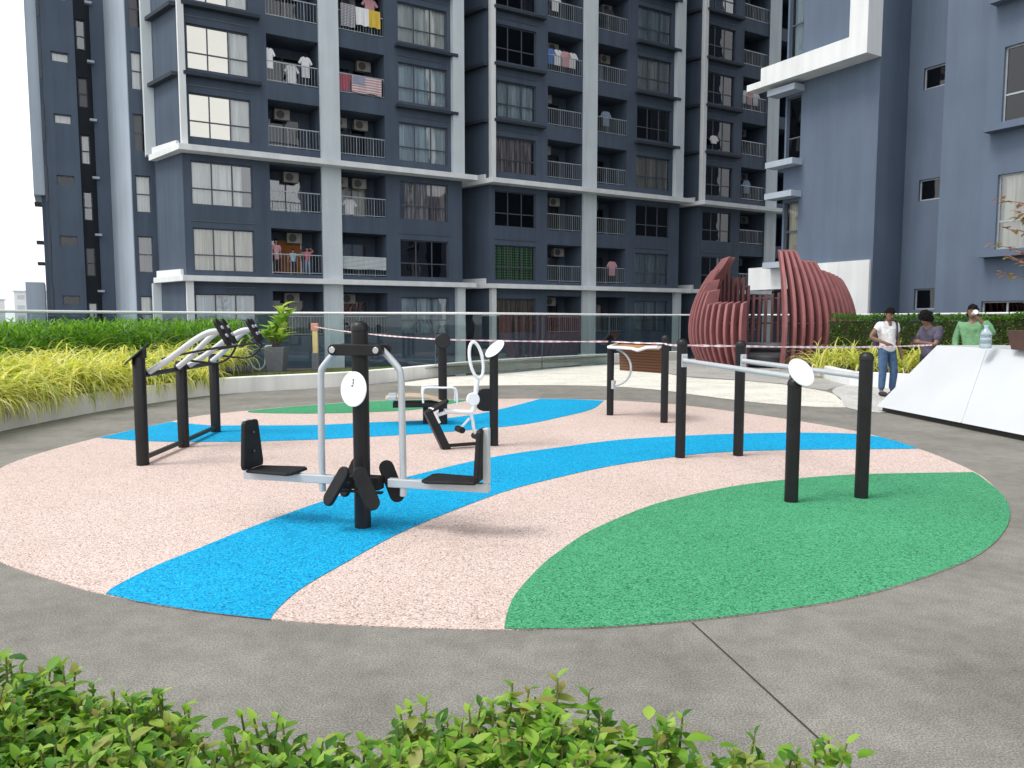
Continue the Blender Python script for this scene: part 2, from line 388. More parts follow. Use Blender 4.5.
a = cr(G(GF), 5); c = cr(G(push([(973.5,472.3)]+[(1000,494),(1009,511),(1004,531),(977.5,555.6),(921,579),(850,599),(771,612),(689,621.5),(600,628),(504,630.4)],.7)), 6)
struct(sheet('green_floor_patch', a + c[1:-1], .010, M_['green']), 'large green rubber patch at the front right of the oval', 'rubber floor')
GB = [(248,411.2),(254,413.2),(312.5,414),(372,412.5),(420,409.5),(472,400)]
a = cr(G(GB), 5); c = cr(G([(472,399.8),(400,400.6),(351,402.8),(289,407.4),(248,411.2)]), 5)
struct(sheet('green_floor_strip', a + c[1:-1], .010, M_['green']), 'thin green rubber strip at the back of the oval', 'rubber floor')
# expansion joint
p0, p1 = Vector(gp(692,623)), Vector(gp(850,768)); d = (p1-p0).normalized(); nrm = Vector((-d.y,d.x))*.0045
struct(sheet('walkway_joint', [p0-nrm, p1-nrm, p1+nrm, p0+nrm], .004, M_['joint']), 'dark expansion joint in the walkway', 'joint')

# planter kerb walls, soil
def kerb(name, pts, h, t, m, label):
    rings = []; P = [Vector((p[0],p[1],0)) for p in pts]
    for i, p in enumerate(P):
        tg = (P[min(i+1,len(P)-1)]-P[max(i-1,0)]).normalized(); nn = Vector((-tg.y, tg.x, 0))
        rings.append([p+Vector((0,0,0)), p+Vector((0,0,h-.015)), p+nn*.015+Vector((0,0,h)), p+nn*(t-.015)+Vector((0,0,h)), p+nn*t+Vector((0,0,h-.015)), p+nn*t])
    b = MB(); b.ring(rings)
    return tag(b.build(name, m, smooth=True), label, 'planter wall')
kerb('planter_wall', wallc, .34, .22, M_['dirtywhite'], 'long curved low white planter wall below the glass balustrade')
soil = [(p.x-.0,p.y) for p in wallc]
def offset(pts, dd):
    out = []
    for i, p in enumerate(pts):
        tg = (Vector(pts[min(i+1,len(pts)-1)])-Vector(pts[max(i-1,0)])).normalized(); out.append(Vector(p[:2])+Vector((-tg.y,tg.x))*dd)
    return out
inner = offset([Vector((p.x,p.y)) for p in wallc], .2)
rl = [Vector((p.x,p.y)) for p in railc]
soilpoly = inner + [p for p in rl if p.y > 9 and p.x < 5.9][::-1]
struct(sheet('planting_bed', soilpoly, .27, M_['soil']), 'soil of the curved planting bed', 'soil')
RK = [(8.15,18.3),(9.2,17.3),(10.6,16.3),(12.2,15.0),(13.2,13.3),(13.6,11.5)]
rk = cr(RK, 5)
kerb('planter_wall', [(8.15,18.3),(8.25,19.6),(8.7,21.6),(9.4,23.2)][::-1] + [(p.x,p.y) for p in rk], .34, .2, M_['white'], 'white low kerb of the planting bed behind the three men')
struct(sheet('planting_bed', [Vector(p) for p in [(9.5,23.2),(8.8,21.6),(8.4,19.6),(8.35,18.35)]] + offset([Vector((p.x,p.y)) for p in rk], .12) + [Vector((14.0,11.5)),Vector((14.0,18)),Vector((13.4,23.0))], .27, M_['soil']), 'soil of the right planting bed', 'soil')

# ------------------------------------------------------------------ glass balustrade
bal = thing('glass_balustrade', 'long frameless glass balustrade with thin white top rail at the deck edge', 'balustrade', (0,0,0))
RZ = 1.76
P = [Vector((p.x,p.y,RZ)) for p in railc]
b = MB(); b.tube(P, .032, 8); b.build('top_rail', M_['whitep'], bal, smooth=True)
acc = []; s = 0; step = 1.45; pts2 = [P[0]]
for i in range(1, len(P)):
    a0 = P[i-1]; L = (P[i]-a0).length
    while s+L >= step:
        t = (step-s)/L; a0 = a0.lerp(P[i], t); pts2.append(a0.copy()); L = (P[i]-a0).length; s = 0
    s += L
for i in range(len(pts2)-1):
    p, q = pts2[i], pts2[i+1]; d = (q-p).normalized(); nn = Vector((-d.y,d.x,0))*.006
    zb = .0
    b = MB(); pp = p+d*.004; qq = q-d*.004
    b.ring([[Vector((x.x,x.y,zb))-nn, Vector((x.x,x.y,zb))+nn, Vector((x.x,x.y,RZ-.03))+nn, Vector((x.x,x.y,RZ-.03))-nn] for x in (pp,qq)])
    b.build('glass_panel', M_['gl_bal'], bal)
for i, p in enumerate(pts2[::3]):
    b = MB(); b.box(p.x-.011, p.x+.011, p.y-.011, p.y+.011, 0, RZ-.03); b.build('post', M_['frame'], bal)

# ------------------------------------------------------------------ building helpers
def facade(mb, x0, x1, z0, z1, holes, y=0, reveal=.14):
    xs = sorted({x0,x1,*[h[0] for h in holes],*[h[1] for h in holes]}); zs = sorted({z0,z1,*[h[2] for h in holes],*[h[3] for h in holes]})
    for j in range(len(zs)-1):
        za, zb = zs[j], zs[j+1]; run = None
        for i in range(len(xs)-1):
            xa, xb = xs[i], xs[i+1]; cx, cz = (xa+xb)/2, (za+zb)/2
            hit = any(h[0]<cx<h[1] and h[2]<cz<h[3] for h in holes)
            if not hit: mb.quad((xa,y,za),(xb,y,za),(xb,y,zb),(xa,y,zb))
    for h in holes:
        a,bx,c,d = h[:4]; r = h[4] if len(h) > 4 else reveal
        mb.quad((a,y,c),(bx,y,c),(bx,y+r,c),(a,y+r,c)); mb.quad((a,y,d),(a,y+r,d),(bx,y+r,d),(bx,y,d))
        mb.quad((a,y,c),(a,y+r,c),(a,y+r,d),(a,y,d)); mb.quad((bx,y,c),(bx,y,d),(bx,y+r,d),(bx,y+r,c))
CACHE = {}
def cached(key, fn):
    if key not in CACHE: CACHE[key] = fn()
    return CACHE[key]
def inst(name, me, parent, loc, m=None):
    o = link(name, me, parent); o.location = loc
    if m:
        o.material_slots[0].link = 'OBJECT'; o.material_slots[0].material = m
    return o
def window(parent, x, y, z, w, h, cols=3, split=.38, pane='gl', curt='cw', cspan=(0,1), name='window', fr='frame'):
    def mkf():
        b = MB(); t = .055; d = .07
        b.box(0,w,0,d,0,t); b.box(0,w,0,d,h-t,h); b.box(0,t,0,d,t,h-t); b.box(w-t,w,0,d,t,h-t)
        for c in range(1, cols): xx = w*c/cols; b.box(xx-t/2,xx+t/2,.002,d-.002,t,h-t)
        if split: b.box(t,w-t,.004,d-.004,h*split-t/2,h*split+t/2)
        me = b.mesh('window_frame'); me.materials.append(M_[fr]); return me
    def mkp():
        b = MB(); b.quad((.02,.035,.02),(w-.02,.035,.02),(w-.02,.035,h-.02),(.02,.035,h-.02)); me = b.mesh('pane'); me.materials.append(M_['gl']); return me
    f = inst(name, cached(('wf',w,h,cols,split,fr), mkf), parent, (x,y,z))
    if pane == 'gl_sky':
        def mks():
            b = MB(); xs_ = w*2/3; b.quad((.02,.035,.02),(xs_,.035,.02),(xs_,.035,h-.02),(.02,.035,h-.02)); b.cur = 1; b.quad((xs_,.035,.02),(w-.02,.035,.02),(w-.02,.035,h-.02),(xs_,.035,h-.02))
            me = b.mesh('pane'); me.materials.append(M_['gl_sky']); me.materials.append(M_['gl']); return me
        inst('pane', cached(('ws',w,h), mks), f, (0,0,0))
    else: inst('pane', cached(('wp',w,h), mkp), f, (0,0,0), M_[pane])
    if curt:
        var = random.randint(0,2)
        def mkc():
            rr = random.Random(var*7+int(w*100)); b = MB(); n = max(int(w*(cspan[1]-cspan[0])*16),6); top = []; bot = []
            ph = 0
            for k in range(n+1):
                xx = w*(cspan[0]+(cspan[1]-cspan[0])*k/n); ph += rr.uniform(1.2,2.2)
                yy = .19+.045*sin(ph); top.append((xx,yy,h-.02)); bot.append((xx+rr.uniform(-.01,.01),yy+.01*sin(ph*.7),.02))
            b.add(top+bot, [(k,k+1,n+2+k,n+1+k) for k in range(n)])
            me = b.mesh('curtain'); me.materials.append(M_['cw']); 
            for p in me.polygons: p.use_smooth = True
            return me
        inst('curtain', cached(('wc',w,h,cspan,var), mkc), f, (0,0,0), M_[curt])
    return f
def ledge(parent, x0,x1,y0,y1,z0,z1, m, name='ledge'):
    b = MB(); b.box(x0,x1,y0,y1,z0,z1); return b.build(name, m, parent)
def railing(parent, x, y, z, w, h=.95):
    def mk():
        b = MB(); b.box(0,w,0,.045,h-.045,h); b.box(0,w,.005,.04,.06,.095); 
        n = int(w/.14)
        for k in range(n+1):
            xx = (w-.02)*k/n; t = .03 if k % 6 == 0 else .012
            b.box(xx-t/2+.01,xx+t/2+.01,.012,.034,0 if k%6==0 else .096,h-.046)
        me = b.mesh('railing'); me.materials.append(M_['steel']); return me
    return inst('balcony_railing', cached(('rail',w,h), mk), parent, (x,y,z))
def aircon(parent, x, y, z):
    def mk():
        b = MB(); b.box(0,.72,0,.3,0,.48); me = b.mesh('aircon'); me.materials.append(M_['acwhite']); return me
    def mg():
        b = MB(); b.disc((.27,-.008,.24),(0,-1,0),.19,.016); me = b.mesh('fan'); me.materials.append(M_['acdark']); return me
    o = inst('air_conditioner', cached('ac', mk), parent, (x,y,z)); inst('fan_grille', cached('acg', mg), o, (0,0,0)); return o

D1 = Vector((.8387,.5446,0)); N1 = Vector((.5446,-.8387,0))
def ab(a, bb): return D1*a + N1*bb
org = Vector((-14.333,33.736,0)); ANG = radians(30.63)
APX = thing('apartment_block', 'dark slate apartment block with white ledges, laundry balconies and curtained windows', 'apartment building', (org.x,org.y,0), ANG)
WL=(.33,2.95); BL=(3.71,6.09); CO=(6.09,7.04); BR=(7.04,9.37); WR=(10.10,12.79); EN=13.6; TOP=72; MP=15.257
zk = lambda k: .80+2.9*k
KM = [7,8,9]
rw = random.Random(11)
SPEC = {}   # (module,col,k): (pane,curtain,span)
for k in range(7): SPEC[(0,0,k)] = ('gl','cw',(0,1))
SPEC[(0,0,3)] = ('gl_sky','cw',(.7,1)); SPEC[(0,0,4)] = ('gl_sky','cw',(.72,1)); SPEC[(0,0,5)] = ('gl_sky','cw',(.66,1)); SPEC[(0,0,0)]=('gl','cb',(0,1)); SPEC[(0,0,1)]=('gl','cc',(0,1))
for k in range(7): SPEC[(0,1,k)] = ('gl','cb',(0,1))
SPEC[(0,1,2)] = ('gl','cr',(0,1)); SPEC[(0,1,1)] = ('gl_dark',None,(0,1)); SPEC[(0,1,0)] = ('gl','cb',(0,1)); SPEC[(0,1,5)] = ('gl','cw',(0,1))
SPEC.update({(1,0,0):('gl','cbr',(0,1)),(1,0,1):('gl','cg',(0,1)),(1,0,2):('gl_dark',None,(0,1)),(1,0,3):('gl','cr',(.05,.95)),(1,0,4):('gl','cb',(0,1)),(1,0,5):('gl_dark',None,(0,1)),(1,0,6):('gl_dark','cw',(.7,1)),
 (1,1,0):('gl','cb',(0,1)),(1,1,1):('gl','cb',(0,1)),(1,1,2):('gl_dark',None,(0,1)),(1,1,3):('gl','cc',(0,1)),(1,1,4):('gl_dark','cc',(.5,1)),(1,1,5):('gl','cw',(0,1)),(1,1,6):('gl','cb',(0,1)),
 (2,0,0):('gl_dark','cd',(0,1)),(2,0,1):('gl_dark','cb',(0,1)),(2,0,2):('gl_dark',None,(0,1)),(2,0,3):('gl_dark','cb',(.2,1)),(2,0,4):('gl_dark',None,(0,1)),(2,0,5):('gl_dark','cw',(0,1)),(2,0,6):('gl_dark','cw',(0,1)),(2,0,7):('gl','cb',(.1,1))})
for mi, ox in enumerate((0,MP,2*MP)):
    K = KM[mi]; holes = []
    for k in range(K):
        z = zk(k)
        for c in (WL,WR): holes.append((ox+c[0],ox+c[1],z+.02,z+1.92))
        for c in (BL,BR): holes.append((ox+c[0],ox+c[1],z+.0,z+2.10,1.7))
    wm = 'slate'
    b = MB(); facade(b, ox, ox+EN, -6, TOP, holes)
    DP = 9.9
    b.quad((ox-.75,2.6,-6),(ox,0,-6),(ox,0,TOP),(ox-.75,2.6,TOP)); b.quad((ox-.75,DP,-6),(ox-.75,2.6,-6),(ox-.75,2.6,TOP),(ox-.75,DP,TOP)); b.quad((ox+EN,0,-6),(ox+EN,DP,-6),(ox+EN,DP,TOP),(ox+EN,0,TOP))
    if mi < 2: b.quad((ox+EN,DP,-6),(ox+MP-.75,DP,-6),(ox+MP-.75,DP,TOP),(ox+EN,DP,TOP))
    b.add([(ox,0,TOP),(ox+EN,0,TOP),(ox+EN,DP,TOP),(ox-.75,DP,TOP),(ox-.75,2.6,TOP)],[(0,1,2,3,4)])
    # room dividers keep the rooms dark
    b.quad((ox-.74,2.55,-6),(ox+EN,2.55,-6),(ox+EN,2.55,TOP),(ox-.74,2.55,TOP))
    # balcony back walls with door opening
    for k in range(K):
        z = zk(k)
        for c in (BL,BR):
            dx0, dx1 = ox+c[0]+.35, ox+c[0]+1.95
            b.quad((ox+c[0],1.7,z),(dx0,1.7,z),(dx0,1.7,z+2.10),(ox+c[0],1.7,z+2.10)); b.quad((dx1,1.7,z),(ox+c[1],1.7,z),(ox+c[1],1.7,z+2.10),(dx1,1.7,z+2.10)); b.quad((dx0,1.7,z+1.75),(dx1,1.7,z+1.75),(dx1,1.7,z+2.10),(dx0,1.7,z+2.10))
    b.build('wall', M_[wm], APX)
    for k in range(K):
        z = zk(k)
        for ci, c in enumerate((WL,WR)):
            if mi == 2 and ci == 1: continue
            p, cu, sp = SPEC.get((mi,ci,k), ('gl','cw',(0,1)))
            if sp == (0,1) and cu and rw.random() < .4: sp = rw.choice([(0,.84),(.14,1),(0,.62),(.4,1)])
            window(APX, ox+c[0], .12, z+.02, round(c[1]-c[0],3), 1.90, 3, .38, p, cu, sp)
            # dark strip standing in for the lintel's shadow line
            ledge(APX, ox+c[0]-.05, ox+c[1]+.05, -.03, .02, z+2.20, z+2.25, M_['frame'], 'lintel_shadow_strip')
            if k >= 4: ledge(APX, ox+c[0]-.2, ox+c[1]+.45, -.38, .0, z-.34, z-.20, M_['slate_d'])
        for ci, c in enumerate((BL,BR)):
            if mi == 2 and ci == 1: continue
            railing(APX, ox+c[0]+.01, .06, z, round(c[1]-c[0]-.02,3))
            cu = rw.choice(['cw','cc','cb','cr','cd',None]); 
            if (mi,ci,k) == (0,0,1): cu = None
            window(APX, ox+c[0]+.36, 1.72, z+.01, 1.58, 1.73, 2, 0, rw.choice(['gl','gl_dark']), cu, (0,rw.choice([.5,1])), 'balcony_door')
            if rw.random() < .75 or (mi,ci,k) in ((0,0,1),(0,0,0)): aircon(APX, ox+c[0]+rw.uniform(.2,1.5), 1.3, z+1.58)
            if (mi,ci,k) in ((0,1,3),(0,1,2)): aircon(APX, ox+c[0]+.1, 1.3, z+1.58)
    # columns, posts, white ledges
    ledge(APX, ox+CO[0]+.004, ox+CO[1]-.004, -.16, -.002, -6, TOP, M_['lightcol'], 'column')
    ledge(APX, ox+EN-.62, ox+EN+.02, -.30, -.003, 9.05, TOP, M_['lightcol'], 'edge_post'); ledge(APX, ox-.04, ox+.22, -.32, -.003, 9.05, TOP, M_['white'], 'edge_post')
    ledge(APX, ox+EN-.45, ox+EN+.02, -.30, -.003, -6, 3.26, M_['lightcol'], 'edge_post'); ledge(APX, ox-.04, ox+.25, -.30, -.003, -6, 3.26, M_['white'], 'edge_post')
    for z0, z1, pr_, le in ((3.26,3.50,.55,.75),(8.80,9.05,.75,.85)):
        b = MB(); sk = [(ox-.22,-pr_),(ox+EN+.55,-pr_),(ox+EN+.55,-.004),(ox-.006,-.004),(ox-.756,2.6),(ox-1.07,2.6)]; b.prism(sk, z0, z1); b.build('white_ledge', M_['white'], APX)
        b = MB(); b.prism([(ox-.20,.25),(ox-.075,.25),(ox-.70,2.4),(ox-.95,2.4)], z1-.003, z1+.30); b.build('upstand', M_['white'], APX)
    for k in range(1, K):
        z = zk(k)
        if k >= 4: b = MB(); b.prism([(ox-.30,.05),(ox-.02,.05),(ox-.74,2.55),(ox-1.02,2.55)], z-.34, z-.18); b.build('hood', M_['slate_d'], APX)
ledge(APX, -1.16, -.62, 2.62, 3.2, 9.055, TOP, M_['lightcol'], 'white_fin'); ledge(APX, -1.1, -.62, 2.62, 3.2, -6, 3.25, M_['lightcol'], 'white_fin')
# orange wall inside the family's balcony
b = MB(); b.box(4.3, 5.5, 1.64, 1.68, 3.71, 5.4); b.build('balcony_panel', M_['orange'], APX)
# ground floor shop strip seen through the balustrade
# ------------------------------------------------------------------ left wing
LW = thing('tower_wing', 'slim blue-grey tower wing with small louvre windows left of the apartment block', 'tower', (org.x,org.y,0), ANG)
SW = [12.1-2.78*k for k in range(-3,5)]
YF, XS, YB = 3.4, -1.77, 6.0
X2, X3, X4, X5, X6 = -2.46, -3.06, -3.74, -5.05, (-4.72,-4.0)
holes = [(-1.60,-.95,z,z+1.7) for z in SW]
b = MB(); facade(b, XS, -.70, -6, TOP, holes, YF); b.quad((XS,YF+.8,-6),(-.7,YF+.8,-6),(-.7,YF+.8,TOP),(XS,YF+.8,TOP)); b.build('wall', M_['slate'], LW)
for k, z in enumerate(SW): window(LW, -1.60, YF+.1, z, .65, 1.7, 1, .5, 'gl' if k not in (2,4) else 'gl_dark', [None,'cw','cr','cw','cb','cw','cd','cw'][k], (0,1))
b = MB(); b.prism([(XS-.004,YF-.004),(XS+.12,YF+.01),(X2+.12,YB),(X2,YB)], -6, TOP); b.build('side_wall', M_['palegrey'], LW)  # paler than the front walls: light on this side put into its colour
b = MB(); b.quad((X3,YB,-6),(X2+.1,YB,-6),(X2+.1,YB,TOP),(X3,YB,TOP)); b.quad((X3,YB+.7,-6),(X3,YB,-6),(X3,YB,TOP),(X3,YB+.7,TOP)); b.build('wall', M_['slate'], LW)
RW = (X4+.10, X4+.50)
holes = [(RW[0],RW[1],1.0+2.7*k,2.4+2.7*k) for k in range(9)]
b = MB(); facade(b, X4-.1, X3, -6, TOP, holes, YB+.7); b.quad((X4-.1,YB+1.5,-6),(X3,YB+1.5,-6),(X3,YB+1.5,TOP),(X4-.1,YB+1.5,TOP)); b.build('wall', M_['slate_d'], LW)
for k in range(9):
    window(LW, RW[0], YB+.8, 1.0+2.7*k, .40, 1.4, 1, .45, ['gl','gl_dark','gl'][k%3], ['cw','cd',None][k%3], (0,1))
    ledge(LW, X3-.18, X3+.12, YB-.25, YB-.004, 2.9+2.7*k, 3.0+2.7*k, M_['palegrey'])
YC = YB-.7
holes = [(X6[0],X6[1],2.25+2.78*k,2.70+2.78*k) for k in range(9)]
b = MB(); facade(b, X5, X4, -6, TOP, holes, YC); b.quad((X4,YC,-6),(X4,YC+2.2,-6),(X4,YC+2.2,TOP),(X4,YC,TOP)); b.quad((X5,YC,-6),(X5,YC,TOP),(X5,YC+5,TOP),(X5,YC+5,-6)); b.quad((X5,YC+.6,-6),(X4,YC+.6,-6),(X4,YC+.6,TOP),(X5,YC+.6,TOP)); b.build('wall', M_['slate'], LW)
for k in range(9): window(LW, X6[0], YC+.1, 2.25+2.78*k, round(X6[1]-X6[0],3), .45, 1, 0, 'gl' if k in (3,4,5,6) else 'gl_dark', 'cw' if k in (3,4,5,6) else 'cd', (0,1))
b = MB(); b.box(X5-.16,X5-.004,YC+.4,YC+.8,-6,TOP); b.box(X5-.32,X5-.15,YC+1.0,YC+4,-6,7.4); b.build('wall', M_['slate'], LW)
b = MB(); b.box(X5-.62,X5-.165,YC+.8,YC+4,7.4,TOP); b.build('white_fin', M_['palegrey'], LW)
for z in (7.1,5.3,4.3): ledge(LW, X5-.62, X5-.33, YC+1.1, YC+2.0, z-.12, z, M_['slate_d'])
for k in range(8): window(LW, X5-.13, YC+.37, 1.5+2.78*k, .10, 1.6, 1, .5, 'gl_dark', None)
b = MB(); b.box(X5-1.2,X5-.4,YC+2.5,YC+6,-6,3.4); b.build('annex', M_['palegrey'], LW)

# ------------------------------------------------------------------ right building
RB = thing('apartment_tower', 'tall lavender-grey tower on the right with a white L-shaped frame on its flank', 'tower', (11.7,31.4,0), ANG-pi/2)
TOPR = 150; XE, XN, DR_ = 3.34, 5.74, 1.75; XZ = 40  # height, depth and out-of-view length set to shade the apartment block
holes = [(-.78,-.08,8.1,10.6),(-.78,-.08,4.0,6.4),(-.78,-.08,12.0,16.2)]
b = MB(); facade(b, -.86, XE, 3.80, TOPR, holes, 0)
facade(b, 2.0, XE, -6, 3.80, [], 0)
b.quad((XE,0,-6),(XE,DR_,-6),(XE,DR_,TOPR),(XE,0,TOPR))
LZ = (10.02,5.98,1.95)
facade(b, XE, XN, -6, TOPR, [(3.92,5.4,z,z+.78) for z in LZ], DR_)
b.quad((XN,DR_,-6),(XN,0,-6),(XN,0,TOPR),(XN,DR_,TOPR))
NZ = (11.74,7.78,3.82)
facade(b, XN, XZ, -6, TOPR, [(7.62,9.6,z,z+2.38) for z in NZ] + [(7.3,9.6,.3,2.18)], 0)
b.quad((-.86,26,-6),(-.86,0,-6),(-.86,0,TOPR),(-.86,26,TOPR)); b.quad((XZ,0,-6),(XZ,26,-6),(XZ,26,TOPR),(XZ,0,TOPR)); b.quad((-.86,26,-6),(-.86,26,TOPR),(XZ,26,TOPR),(XZ,26,-6)); b.quad((-.86,0,TOPR),(XZ,0,TOPR),(XZ,26,TOPR),(-.86,26,TOPR))
b.quad((-.86,2.6,-6),(XZ,2.6,-6),(XZ,2.6,TOPR),(-.86,2.6,TOPR))
b.build('wall', M_['lav'], RB)
b = MB(); b.box(-1.45,XE+.02,-.85,-.004,11.1,11.85); b.box(2.62,XE+.02,-.85,-.004,11.85,TOPR); b.box(-2.2,-1.45,-.83,-.2,11.1,11.36); b.build('white_frame', M_['white'], RB)
for z in (10.95,8.05,6.78,3.95): ledge(RB, -1.3, .06, -.62, -.004, z-.24, z, M_['palegrey'])
window(RB, -.78, .1, 8.1, .70, 2.5, 1, .35, 'gl_dark', None); window(RB, -.78, .1, 4.0, .70, 2.4, 1, .5, 'gl', 'cc'); window(RB, -.78, .1, 12.0, .70, 4.2, 1, .35, 'gl', 'cb')
for k, z in enumerate(LZ): window(RB, 3.92, DR_+.09, z, 1.48, .78, 1, 0, 'gl_dark', None if k else 'cw', (.6,1), fr='steel')
for k, z in enumerate(NZ):
    window(RB, 7.62, .1, z, 1.98, 2.38, 2, .38, 'gl' if k == 2 else 'gl_dark', 'cc' if k == 2 else None, (0,1), fr='steel')
    ledge(RB, 7.3, 10.0, -.42, -.004, z-.24, z-.02, M_['lav'], 'sill')
window(RB, 7.3, .1, .3, 2.3, 1.88, 3, 0, 'gl_dark', None, fr='steel')
b = MB(); b.box(-2.5,2.0,-.12,-.006,2.85,3.80); b.box(2.005,XE-.05,-.12,-.006,-6,3.80); b.build('white_base', M_['white'], RB)
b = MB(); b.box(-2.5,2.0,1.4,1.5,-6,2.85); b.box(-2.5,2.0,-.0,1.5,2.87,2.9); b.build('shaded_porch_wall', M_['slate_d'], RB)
for x in (-2.0,-.7,.6): window(RB, x, 1.32, .3, 1.1, 2.0, 2, .5, 'gl_dark', 'cd')

# ------------------------------------------------------------------ far skyline (left)
for i, (x, y, w, h) in enumerate(((-152,215,12,13),(-139,225,13,15.5))):
    t = thing('distant_building', ['pale distant low block at the far left edge','pale distant block beside the slate tower wing'][i], 'building', (x,y,-6), radians(20))
    b = MB(); b.box(-w/2,w/2,0,8,0,h); b.build('wall', M_['far'], t)
    for r in range(4):
        for c in range(4):
            b = MB(); b.box(-w/2+.8+c*(w-1)/4,-w/2+.8+c*(w-1)/4+1.9,-.03,.0,h-2.2-r*3,h-.9-r*3); b.build('window', M_['far2'], t)
    b = MB(); b.box(-w/2-.3,w/2+.3,-.3,8.3,h,h+.4); b.build('roof', M_['far2'], t)

# ------------------------------------------------------------------ maroon fin pavilion
PV = thing('fin_pavilion', 'round maroon pavilion of curved upright fins with an open front', 'pavilion', (8.8,26.0,0))
NF = 62
def prof(t):   # outer radius at height t
    return 2.72 - (.40*((t-1.25)/1.25)**2 if t < 1.25 else .185*(t-1.25)**2)
for i in range(NF):
    th = -pi/2 + 2*pi*(i+.5)/NF      # -pi/2 faces -Y
    deg = math.degrees(th+pi/2); deg = (deg+180) % 360-180       # 0 front, + right
    if -35 < deg < -9: continue
    if deg >= -9:
        hh = 3.75 if deg < 9 else (3.40 if deg < 28 else (3.15-(deg-28)*.008 if deg < 100 else 2.7 - (deg-100)*.004))
    else:
        dd = -deg
        hh = 2.08 if dd < 68 else (2.5 if dd < 84 else (2.85 if dd < 97 else (3.25 if dd < 110 else (3.68 if dd < 139 else 3.45 if dd < 158 else (3.05 if dd < 172 else 2.75)))))
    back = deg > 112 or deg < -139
    rad = Vector((cos(th), sin(th), 0)); tan = Vector((-sin(th), cos(th), 0)); w = .045 if not back else .048; dp = (.58 if -97 < deg < -66 else (.34 if deg < -97 else .46)) if not back else .26
    rings = []; n = 14
    for k in range(n+1):
        z = hh*k/n; r = prof(z) if not back else 2.42+.10*sin(min(z/2.2,1)*pi)-.05*z; taper = 1 if k < n else .9
        ro, ri = r, r-dp*(.75+.25*sin(pi*k/n))
        rings.append([rad*ro-tan*w+Vector((0,0,z)), rad*ro+tan*w+Vector((0,0,z)), rad*ri+tan*w+Vector((0,0,z+.08*(k==n))), rad*ri-tan*w+Vector((0,0,z+.08*(k==n)))])
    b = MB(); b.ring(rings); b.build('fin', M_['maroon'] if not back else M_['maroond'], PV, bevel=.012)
for z, a0, a1 in ((1.45,0,320),(2.35,120,250)):
    pts = [Vector((cos(radians(d-90))*(prof(z)-.22), sin(radians(d-90))*(prof(z)-.22), z)) for d in range(a0,a1,6)]
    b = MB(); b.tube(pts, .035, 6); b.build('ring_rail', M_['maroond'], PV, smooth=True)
pts = [(cos(radians(d-90))*2.0, sin(radians(d-90))*2.0) for d in range(110,255,8)]; ptsi = [(x*.72,y*.72) for x,y in pts[::-1]]
b = MB(); b.prism(pts+ptsi, .0, .45); b.build('curved_bench', M_['seatgrey'], PV, bevel=.02)
b = MB(); b.lathe([(2.75,.0),(2.75,.03),(2.7,.035)], n=48); b.build('base_plinth', M_['conc'], PV)
bs = thing('lounge_seat', 'rounded dark grey seat inside the maroon pavilion', 'seat', (8.35,25.0,.035))
b = MB(); b.lathe([(.62,0),(.78,.06),(.80,.34),(.74,.42),(.2,.44)], n=24); b.build('seat_base', M_['seatgrey'], bs, smooth=True)
b = MB(); pts = [(cos(radians(d))*.76, sin(radians(d))*.76, .62) for d in range(-20,201,12)]; b.tube(pts, .17, 10); b.build('backrest', M_['seatgrey'], bs, smooth=True)
bx = MB(); bx.box(-.17,.17,-.17,.17,0,.42); bx.box(-.19,.19,-.19,.19,.42,.45); o = bx.build('white_bin', M_['plastic'], None, bevel=.01); o.location = (9.35,24.35,.035); tag(o, 'small white box bin standing inside the maroon pavilion', 'bin')

# ------------------------------------------------------------------ gym posts
def post_mb(x, y, h, r=.058, flange=True):
    b = MB()
    prof_ = [(r,0),(r,h-.01),(r*1.06,h-.008),(r*1.06,h+.02),(r*.9,h+.045),(r*.5,h+.062),(r*.1,h+.066)]
    b.lathe(prof_, (x,y,0), 22); return b
def pad(length, width, thick, n=8):
    # rounded oblong in XY plane centred at origin, thickness in Z
    L = length/2-width/2; pts = []
    for k in range(n+1): a = -pi/2+pi*k/n; pts.append((L+cos(a)*width/2, sin(a)*width/2))
    for k in range(n+1): a = pi/2+pi*k/n; pts.append((-L+cos(a)*width/2, sin(a)*width/2))
    return pts
def frame_to(x, d, up=(0,0,1)):
    """matrix whose X axis is d, Z near up, origin x"""
    X = Vector(d).normalized(); Z = Vector(up); Y = Z.cross(X).normalized(); Z = X.cross(Y)
    M = Matrix((X,Y,Z)).transposed().to_4x4(); M.translation = Vector(x); return M

